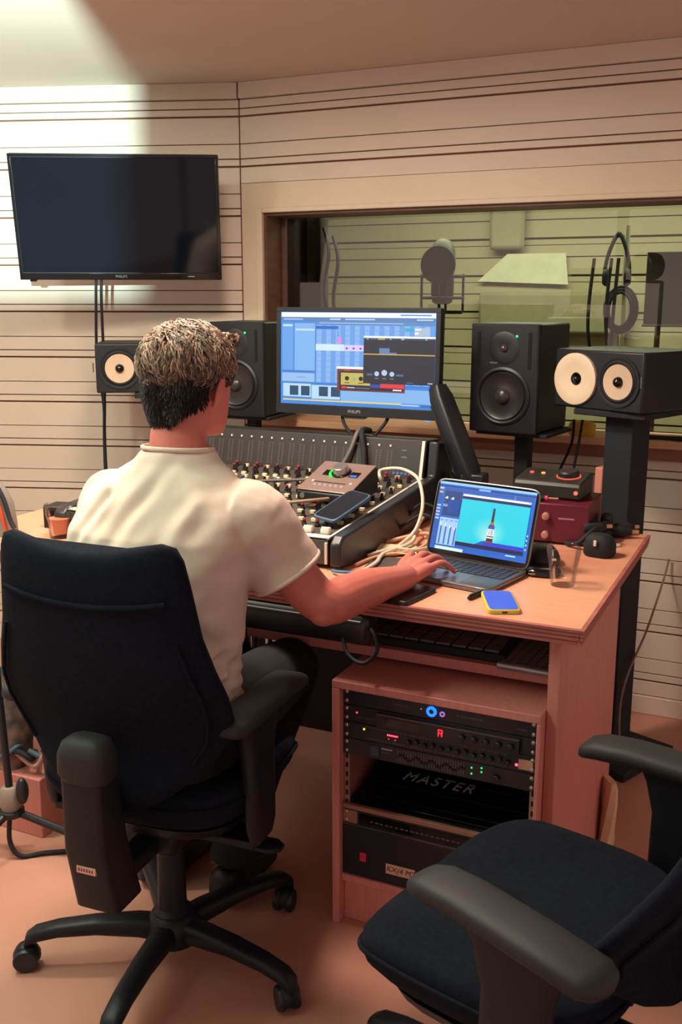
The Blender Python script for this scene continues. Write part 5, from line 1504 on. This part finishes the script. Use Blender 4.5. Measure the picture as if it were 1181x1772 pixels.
office_chair('black office chair the man is sitting on', (-1.255, 1.745, 0), R(4), arm_z=0.735, arm_half=0.258, arm_y=(-0.20, 0.155), spine_x=0.02)
office_chair('empty black office chair in the right foreground', (-0.375, 1.58, 0), R(76), seat_z=0.50, arm_half=0.318, arm_y=(-0.31, 0.05), arm_z=0.705, back_y=-0.295, recline=0.45, pad_rot=(-12, 0), base_a=20, seat_y=0.0, wide=1.08, tagged=True)

# ------------------------------------------------------------------ the man
MO = Vector((-1.25, 1.72, 0.0))
man = thing('person', 'man in a cream T-shirt seated at the console, seen from behind, hand on the laptop', 'person', MO)


def remeshed(mb, voxel, smooth_n=4, fac=0.5):
    me = bpy.data.meshes.new('tmp')
    me.from_pydata([tuple(Vector(p) - MO) for p in mb.v], [], mb.f)
    bm = bmesh.new()
    bm.from_mesh(me)
    bmesh.ops.recalc_face_normals(bm, faces=bm.faces)
    bm.to_mesh(me)
    bm.free()
    o = bpy.data.objects.new('tmp', me)
    COL.objects.link(o)
    rm = o.modifiers.new('r', 'REMESH')
    rm.mode = 'VOXEL'
    rm.voxel_size = voxel
    if smooth_n:
        s = o.modifiers.new('s', 'SMOOTH')
        s.iterations = smooth_n
        s.factor = fac
    bpy.context.view_layer.update()
    dg = bpy.context.evaluated_depsgraph_get()
    out = bpy.data.meshes.new_from_object(o.evaluated_get(dg))
    bpy.data.objects.remove(o, do_unlink=True)
    return out


def part_from(me, name, m, parent=None):
    me.materials.clear()
    me.materials.append(m)
    me.shade_smooth()
    o = bpy.data.objects.new(name, me)
    COL.objects.link(o)
    o.parent = parent or man
    return o


m_skin = mat('skin', 'c26e60', 0.5, var=0.06, vscale=20, bump=0.06, bscale=260)
_b = m_skin.node_tree.nodes['Principled BSDF']
_b.inputs['Subsurface Weight'].default_value = 0.12
_b.inputs['Subsurface Radius'].default_value = (0.012, 0.005, 0.003)
m_shirt = mat('shirt_cotton', 'd2c0b1', 0.9, var=0.03, vscale=10, bump=0.15, bscale=900, spec=0.1)
m_jeans = mat('jeans_navy', '0b0e15', 0.9, var=0.2, vscale=60, bump=0.2, bscale=700)

HC = Vector((-1.232, 1.862, 1.378))          # head centre
HD = R(-9)                                    # head turned a little left of +Y
MH_ = Matrix.Translation(HC) @ Euler((R(-4), 0, HD)).to_matrix().to_4x4()


def hp(x, y, z):
    return MH_ @ Vector((x, y, z))


body = MB()
# head
body.ellipsoid((0, -0.016, 0.028), (0.076, 0.097, 0.088), 28, 18, MH_)
body.loft([sring(0, y, z, rx_, ry_, 24, 2.3) for z, y, rx_, ry_ in ((-0.122, 0.052, 0.022, 0.026), (-0.115, 0.048, 0.036, 0.042), (-0.095, 0.036, 0.050, 0.056), (-0.06, 0.026, 0.060, 0.066), (-0.02, 0.022, 0.066, 0.070), (0.02, 0.018, 0.069, 0.074), (0.05, 0.01, 0.066, 0.07))], M=MH_)
body.loft([sring(0, y, z, rx_, ry_, 12) for z, y, rx_, ry_ in ((-0.052, 0.098, 0.012, 0.012), (-0.042, 0.104, 0.016, 0.018), (-0.03, 0.100, 0.011, 0.016), (0.0, 0.088, 0.008, 0.010))], M=MH_)
body.ellipsoid((0, 0.086, -0.078), (0.024, 0.012, 0.009), 14, 8, MH_)      # lips
body.ellipsoid((0, 0.082, 0.022), (0.048, 0.012, 0.010), 14, 8, MH_)       # brow
for sx in (-1, 1):
    Me = MH_ @ Matrix.Translation((sx * 0.079, -0.004, -0.020)) @ Euler((R(-12), R(sx * 12), R(sx * 26))).to_matrix().to_4x4()
    body.ellipsoid((sx * 0.004, -0.002, 0.006), (0.0075, 0.021, 0.033), 14, 10, Me)
    body.ellipsoid((0, 0.004, -0.022), (0.007, 0.012, 0.014), 12, 8, Me)
    body.ellipsoid((-sx * 0.004, 0.008, 0.0), (0.010, 0.014, 0.022), 12, 8, Me)
# neck and upper torso (under the shirt)
N0 = Vector((-1.232, 1.800, 1.17))
body.tube([N0 + Vector((0, -0.005, -0.06)), N0, hp(0, -0.040, -0.115), hp(0, -0.022, -0.06), hp(0, -0.01, -0.01)], [0.085, 0.072, 0.061, 0.060, 0.058], 24)
body.loft([sring(cx, cy, z, rx_, ry_, 28, 2.5) for z, cx, cy, rx_, ry_ in ((0.62, -1.25, 1.70, 0.16, 0.11), (0.80, -1.25, 1.70, 0.155, 0.105), (1.0, -1.242, 1.73, 0.16, 0.095), (1.10, -1.238, 1.752, 0.165, 0.085), (1.16, -1.235, 1.778, 0.14, 0.065), (1.19, -1.233, 1.79, 0.08, 0.06))])


def limb(mb, pts, rads, n=18, flat=None):
    P = smooth_path(pts, 5)
    rr = []
    for i in range(len(pts) - 1):
        for k in range(5):
            rr.append(rads[i] + (rads[i + 1] - rads[i]) * k / 5)
    rr.append(rads[-1])
    mb.tube(P, rr, n, flat=flat)


# right arm
limb(body, [(-1.07, 1.785, 1.125), (-1.00, 1.825, 1.02), (-0.945, 1.850, 0.94), (-0.905, 1.868, 0.908), (-0.892, 1.93, 0.906), (-0.868, 2.02, 0.908), (-0.838, 2.12, 0.903), (-0.830, 2.16, 0.904)],
     [0.056, 0.053, 0.050, 0.047, 0.050, 0.045, 0.033, 0.030])
body.ellipsoid((-0.905, 1.852, 0.893), (0.034, 0.034, 0.032))


def hand(mb, wr, mcps, tips, th_pts, lift=0.018):
    """palm from wrist to the four knuckles, four bent fingers and the thumb"""
    wr = Vector(wr)
    for q, m_ in enumerate(mcps):
        m_ = Vector(m_)
        side = (Vector(mcps[-1]) - Vector(mcps[0])).normalized()
        w0 = wr + side * (-0.020 + 0.0133 * q)
        limb(mb, [w0, w0.lerp(m_, 0.5) + Vector((0, 0, 0.002)), m_], [0.017, 0.0165, 0.0125], 12)
    for q, (m_, tp) in enumerate(zip(mcps, tips)):
        m_, tp = Vector(m_), Vector(tp)
        d_ = tp - m_
        p1 = m_ + d_ * 0.42 + Vector((0, 0, lift))
        p2 = m_ + d_ * 0.78 + Vector((0, 0, lift * 0.62))
        s_ = (0.98, 1.0, 0.97, 0.86)[q]
        limb(mb, [m_, p1, p2, tp], [0.0118 * s_, 0.0098 * s_, 0.0088 * s_, 0.0072 * s_], 12)
    limb(mb, th_pts, [0.016, 0.013, 0.0105, 0.0085], 12)


hand(body, (-0.832, 2.16, 0.905),
     [(-0.868, 2.252, 0.917), (-0.843, 2.258, 0.921), (-0.818, 2.247, 0.918), (-0.796, 2.228, 0.911)],
     [(-0.874, 2.335, 0.887), (-0.828, 2.347, 0.887), (-0.786, 2.330, 0.887), (-0.753, 2.290, 0.887)],
     [(-0.852, 2.175, 0.900), (-0.878, 2.205, 0.895), (-0.898, 2.240, 0.889), (-0.905, 2.268, 0.886)])
# left arm
limb(body, [(-1.40, 1.770, 1.125), (-1.435, 1.81, 1.02), (-1.475, 1.85, 0.95), (-1.49, 1.88, 0.925), (-1.47, 1.96, 0.92), (-1.43, 2.04, 0.918), (-1.40, 2.09, 0.915)], [0.056, 0.053, 0.050, 0.046, 0.046, 0.036, 0.030])
hand(body, (-1.395, 2.10, 0.914), [(-1.392 - 0.03, 2.165, 0.912), (-1.400, 2.172, 0.915), (-1.376, 2.170, 0.914), (-1.354, 2.160, 0.910)][::-1],
     [(-1.425, 2.230, 0.889), (-1.398, 2.243, 0.889), (-1.368, 2.240, 0.889), (-1.338, 2.220, 0.889)][::-1],
     [(-1.37, 2.11, 0.908), (-1.345, 2.13, 0.900), (-1.325, 2.15, 0.894), (-1.315, 2.17, 0.889)])
part_from(remeshed(body, 0.0032, 5), 'body', m_skin)

# eyes (hardly seen from behind)
for sx in (-1, 1):
    MB().ellipsoid(tuple(hp(sx * 0.031, 0.081, 0.005) - MO), (0.012, 0.012, 0.012), 14, 10).build('eye', mat('eye_white', 'd8cfc8', 0.2), man, smooth=80)

# nails of the right hand
for q, tp in enumerate([(-0.874, 2.335, 0.892), (-0.828, 2.347, 0.892), (-0.786, 2.330, 0.892), (-0.753, 2.290, 0.892)]):
    v = Vector(tp) - MO
    MB().ellipsoid((v.x, v.y - 0.003, v.z + 0.002), (0.0048, 0.0065, 0.0022), 12, 8).build('finger_nail', mat('nail', 'd89a8c', 0.3), man, smooth=80)

# T-shirt
sh = MB()
sh.loft([sring(cx, cy, z, rx_, ry_, 40, e) for z, cx, cy, rx_, ry_, e in (
    (0.648, -1.25, 1.690, 0.185, 0.142, 2.6), (0.66, -1.25, 1.690, 0.197, 0.148, 2.6), (0.70, -1.248, 1.695, 0.197, 0.146, 2.6), (0.80, -1.246, 1.70, 0.197, 0.140, 2.6), (0.90, -1.243, 1.710, 0.202, 0.140, 2.6),
    (1.00, -1.240, 1.722, 0.210, 0.140, 2.6), (1.07, -1.237, 1.740, 0.214, 0.132, 2.6), (1.12, -1.236, 1.758, 0.206, 0.116, 2.5), (1.16, -1.235, 1.772, 0.180, 0.098, 2.4), (1.19, -1.234, 1.784, 0.140, 0.086, 2.2), (1.212, -1.233, 1.795, 0.100, 0.079, 2.1), (1.238, -1.233, 1.802, 0.079, 0.073, 2.0))])
limb(sh, [(-1.09, 1.778, 1.105), (-1.045, 1.80, 1.085), (-1.012, 1.828, 1.02), (-0.985, 1.842, 0.972)], [0.088, 0.090, 0.082, 0.082], 24)
limb(sh, [(-1.37, 1.765, 1.105), (-1.40, 1.785, 1.085), (-1.438, 1.812, 1.02), (-1.478, 1.835, 0.955)], [0.088, 0.086, 0.082, 0.082], 24)
me = remeshed(sh, 0.0048, 6)
co = np.empty(len(me.vertices) * 3)
me.vertices.foreach_get('co', co)
co = co.reshape(-1, 3)
no = np.empty(len(me.vertices) * 3)
me.vertices.foreach_get('normal', no)
no = no.reshape(-1, 3)
wco = co + np.array(MO)
folds = [
    ([(-1.028, 1.66, 1.184), (-0.99, 1.66, 1.117), (-0.958, 1.66, 1.055)], -0.007, 0.012),
    ([(-1.191, 1.66, 1.23), (-1.239, 1.66, 1.141), (-1.281, 1.66, 1.05)], -0.006, 0.016),
    ([(-1.13, 1.66, 1.017), (-1.098, 1.66, 0.922), (-1.051, 1.66, 0.853)], -0.006, 0.014),
    ([(-1.11, 1.66, 0.787), (-1.045, 1.66, 0.829), (-0.982, 1.66, 0.883)], -0.009, 0.009),
    ([(-1.094, 1.66, 0.764), (-1.025, 1.66, 0.807), (-0.974, 1.66, 0.847)], 0.008, 0.009),
    ([(-1.076, 1.66, 0.737), (-1.019, 1.66, 0.777), (-0.973, 1.66, 0.81)], -0.009, 0.009),
    ([(-1.062, 1.66, 0.714), (-1.026, 1.66, 0.741), (-0.991, 1.66, 0.769)], 0.008, 0.009),
    ([(-1.111, 1.66, 1.141), (-1.159, 1.66, 1.001)], 0.005, 0.018),
    ([(-1.328, 1.66, 1.146), (-1.381, 1.66, 1.04)], -0.006, 0.012),
    ([(-1.012, 1.66, 1.007), (-0.991, 1.66, 0.937), (-0.981, 1.66, 0.901)], 0.006, 0.011),
    ([(-1.15, 1.66, 1.197), (-1.083, 1.66, 1.143), (-1.025, 1.66, 1.054)], 0.004, 0.02),
    ([(-0.942, 1.66, 1.191), (-0.924, 1.66, 1.111), (-0.952, 1.66, 1.032)], -0.006, 0.011),
]
disp = np.zeros(len(co))
for pl_, amp, wid in folds:
    pl_ = np.array(pl_)
    best = np.full(len(co), 9.0)
    for a_, b_ in zip(pl_[:-1], pl_[1:]):
        ab = b_ - a_
        t_ = np.clip(((wco - a_) @ ab) / (ab @ ab), 0, 1)
        dd = wco - (a_ + t_[:, None] * ab)
        dd[:, 1] *= 0.35
        best = np.minimum(best, np.linalg.norm(dd, axis=1))
    disp += 1.6 * amp * np.exp(-(best / wid) ** 2) - 0.6 * amp * np.exp(-((best - 1.9 * wid) / wid) ** 2)
disp += 0.0022 * np.sin(wco[:, 0] * 23 + wco[:, 2] * 17) * np.sin(wco[:, 2] * 31 + wco[:, 1] * 21)
disp += 0.0014 * np.sin(wco[:, 0] * 61 - wco[:, 2] * 47) * np.sin(wco[:, 2] * 53 + 2)
lowz = np.clip((0.86 - wco[:, 2]) / 0.2, 0, 1)
disp += lowz * 0.0042 * np.sin(wco[:, 2] * 190 + np.sin(wco[:, 0] * 16) * 3.0 + wco[:, 1] * 30)
co = co + no * disp[:, None]
me.vertices.foreach_set('co', co.reshape(-1))
me.update()
shirt = part_from(me, 'shirt', m_shirt)
# collar rib and sleeve hems
cl = MB()
cl.tube([tuple(Vector((-1.233 + 0.077 * math.cos(a), 1.801 + 0.072 * math.sin(a), 1.238 + 0.006 * math.sin(a + PI))) - MO) for a in np.linspace(0, 2 * PI, 33)], 0.0055, 10)
cl.build('collar', m_shirt, shirt, smooth=80)
for c_, ax in (((-0.985, 1.842, 0.972), (0.48, 0.25, -0.84)), ((-1.478, 1.835, 0.955), (-0.40, 0.32, -0.86))):
    ax = Vector(ax).normalized()
    u_ = ax.orthogonal().normalized()
    w_ = ax.cross(u_)
    c_ = Vector(c_) - MO - ax * 0.004
    MB().tube([c_ + u_ * 0.080 * math.cos(a) + w_ * 0.080 * math.sin(a) for a in np.linspace(0, 2 * PI, 33)], 0.0055, 8).build('sleeve_hem', m_shirt, shirt, smooth=80)

# jeans and shoes
jn = MB()
jn.loft([sring(-1.25, 1.70 + dy_, z, a, b_, 28, 2.6) for z, dy_, a, b_ in ((0.545, 0.01, 0.15, 0.12), (0.56, 0.0, 0.185, 0.145), (0.62, -0.005, 0.188, 0.142), (0.67, -0.005, 0.180, 0.130))])
for sx in (-1, 1):
    hx = -1.25 + sx * 0.10
    limb(jn, [(hx, 1.71, 0.615), (hx + sx * 0.01, 1.90, 0.63), (hx + sx * 0.0, 2.12, 0.625), (hx - 0.015, 2.17, 0.585), (hx - 0.07, 2.10, 0.35), (hx - 0.12, 2.03, 0.10)], [0.105, 0.098, 0.078, 0.074, 0.066, 0.058], 20)
part_from(remeshed(jn, 0.007, 4), 'jeans', m_jeans)
MB().loft([[tuple(Vector(p) - MO) for p in sring(-1.25, 1.695, z, a, b_, 36, 2.6)] for z, a, b_ in ((0.635, 0.190, 0.143), (0.637, 0.192, 0.145), (0.665, 0.190, 0.143), (0.667, 0.186, 0.139))]).build('belt', m_blackm, man, smooth=50)
for sx in (-1, 1):
    hx = -1.37 + sx * 0.10
    MB().loft([[tuple(Vector(p) - MO) for p in sring(hx, 2.04 + y, z, a, b_, 20, 2.6, 'y')] for y, z, a, b_ in ((-0.07, 0.045, 0.03, 0.035), (-0.05, 0.05, 0.04, 0.048), (0.03, 0.05, 0.043, 0.048), (0.10, 0.04, 0.047, 0.037), (0.17, 0.032, 0.042, 0.029), (0.195, 0.028, 0.02, 0.018))]).build('shoe', m_black, man, smooth=60)

# hair: dark cropped back, light brown curls on top
hb = MB()
hb.ellipsoid((0, -0.022, 0.030), (0.081, 0.101, 0.090), 28, 18, MH_)
hb.loft([sring(0, y, z, rx_, ry_, 24, 2.2) for z, y, rx_, ry_ in ((-0.098, -0.062, 0.040, 0.030), (-0.090, -0.056, 0.055, 0.046), (-0.06, -0.050, 0.066, 0.062), (-0.02, -0.046, 0.075, 0.074), (0.03, -0.040, 0.079, 0.080))], M=MH_)
hcap = remeshed(hb, 0.004, 3)
# trim the cap to the hairline
bm = bmesh.new()
bm.from_mesh(hcap)
inv = MH_.inverted()
dele = []
for v in bm.verts:
    q = inv @ (v.co + MO)
    front = q.y > 0.055 - 0.9 * max(0.0, 0.062 - q.z) and q.z < 0.085
    low = q.z < (-0.012 if q.y > -0.012 else -0.2)
    ear = abs(q.x) > 0.05 and q.y > -0.022 and q.z < 0.012
    if front or low or ear or q.z < -0.092 + 0.9 * max(0.0, abs(q.x) - 0.03):
        dele.append(v)
bmesh.ops.delete(bm, geom=dele, context='VERTS')
bm.to_mesh(hcap)
bm.free()
hair_o = part_from(hcap, 'hair', mat('hair_dark', '2a2524', 0.7, var=0.3, vscale=60, bump=0.5, bscale=500))
hair_o['label'] = 'cropped dark brown hair'
strand_mats = [mat('curl_a', '8c7260', 0.5), mat('curl_b', '66503f', 0.5), mat('curl_c', 'a88f78', 0.5), mat('curl_d', '463a34', 0.55), mat('crop_dark', '25211f', 0.6)]
hs = MB()
random.seed(11)
cnt = 0
while cnt < 5200:
    a = random.uniform(0, 2 * PI)
    s_ = random.uniform(-0.35, 1.0)
    c_ = math.sqrt(1 - s_ * s_)
    x, y, z = 0.084 * c_ * math.cos(a), -0.016 + 0.106 * c_ * math.sin(a), 0.034 + 0.086 * s_
    lim = 0.016 + 0.03 * (y / 0.1) + 0.016 * math.sin(a * 5) + random.uniform(-0.02, 0.02)
    if z < lim or (y > 0.07 and z < 0.075):
        continue
    cnt += 1
    nrm = Vector((x / 0.084 ** 2, (y + 0.016) / 0.106 ** 2, (z - 0.034) / 0.086 ** 2)).normalized()
    dn = Vector((x * 0.6 + 0.02 + 0.03 * math.sin(a * 9 + z * 60), (y + 0.02) * 0.6 + 0.03 * math.cos(a * 7 - z * 50), -0.05 if z < 0.09 else 0.0))
    tg = dn - nrm * dn.dot(nrm)
    tg = tg.normalized() if tg.length > 1e-6 else nrm.orthogonal()
    bt = nrm.cross(tg)
    ln = random.uniform(0.026, 0.05) * (1.0 if z > 0.05 else 0.7)
    cr = random.uniform(0.002, 0.005)
    ph_ = 2.0 * math.sin(a * 7) + 30 * z + random.uniform(-0.5, 0.5)
    pts = []
    for k in range(5):
        t_ = k / 4
        p = Vector((x, y, z)) - nrm * 0.004 + nrm * (0.013 * math.sin(t_ * 2.6)) * random.uniform(0.7, 1.25) + tg * (ln * t_) + bt * (cr * math.sin(ph_ + t_ * 5))
        pts.append(MH_ @ p - MO)
    hs.mat(strand_mats[random.choice((0, 0, 1, 1, 2, 2, 3)) if z > 0.05 else random.choice((0, 1, 1, 3, 3))])
    hs.tube(pts, [0.0018, 0.0022, 0.0022, 0.0018, 0.0007], 4)
# quiff at the forehead
for k in range(260):
    x = random.uniform(-0.062, 0.062)
    y = random.uniform(0.045, 0.076)
    z = 0.078 + random.uniform(-0.006, 0.016)
    pts = [MH_ @ (Vector((x, y, z)) + Vector((0.006 * math.sin(t_ * 4 + k), 0.026 * t_, 0.016 * math.sin(t_ * 3.0)))) - MO for t_ in (0, 0.33, 0.66, 1)]
    hs.mat(strand_mats[random.choice((0, 1, 2))])
    hs.tube(pts, [0.003, 0.003, 0.0025, 0.001], 4)
# short crop behind and at the sides
cnt = 0
while cnt < 2200:
    a = random.uniform(PI * 0.97, PI * 2.03)
    z = random.uniform(-0.092, 0.045)
    rxx = 0.083 if z > -0.02 else 0.083 - 0.30 * (-0.02 - z)
    x, y = rxx * math.cos(a), -0.040 + (0.083 if z > -0.02 else 0.083 - 0.32 * (-0.02 - z)) * math.sin(a)
    if (y > -0.035 and z < 0.0) or z < -0.092 + 0.9 * max(0.0, abs(x) - 0.03):
        continue
    cnt += 1
    nrm = Vector((x, y + 0.04, 0)).normalized()
    p0 = Vector((x, y, z)) - nrm * 0.003
    pts = [MH_ @ (p0 + nrm * 0.005 * t_ + Vector((random.uniform(-0.001, 0.001), 0, -0.012 * t_))) - MO for t_ in (0, 0.5, 1)]
    hs.mat(strand_mats[4 if z < 0.005 or random.random() < 0.5 else 3])
    hs.tube(pts, [0.0016, 0.0016, 0.0006], 3)
ho = hs.build('hair_curls', None, man, smooth=80, kind='stuff')
ho['label'] = 'light brown curls over a dark crop'
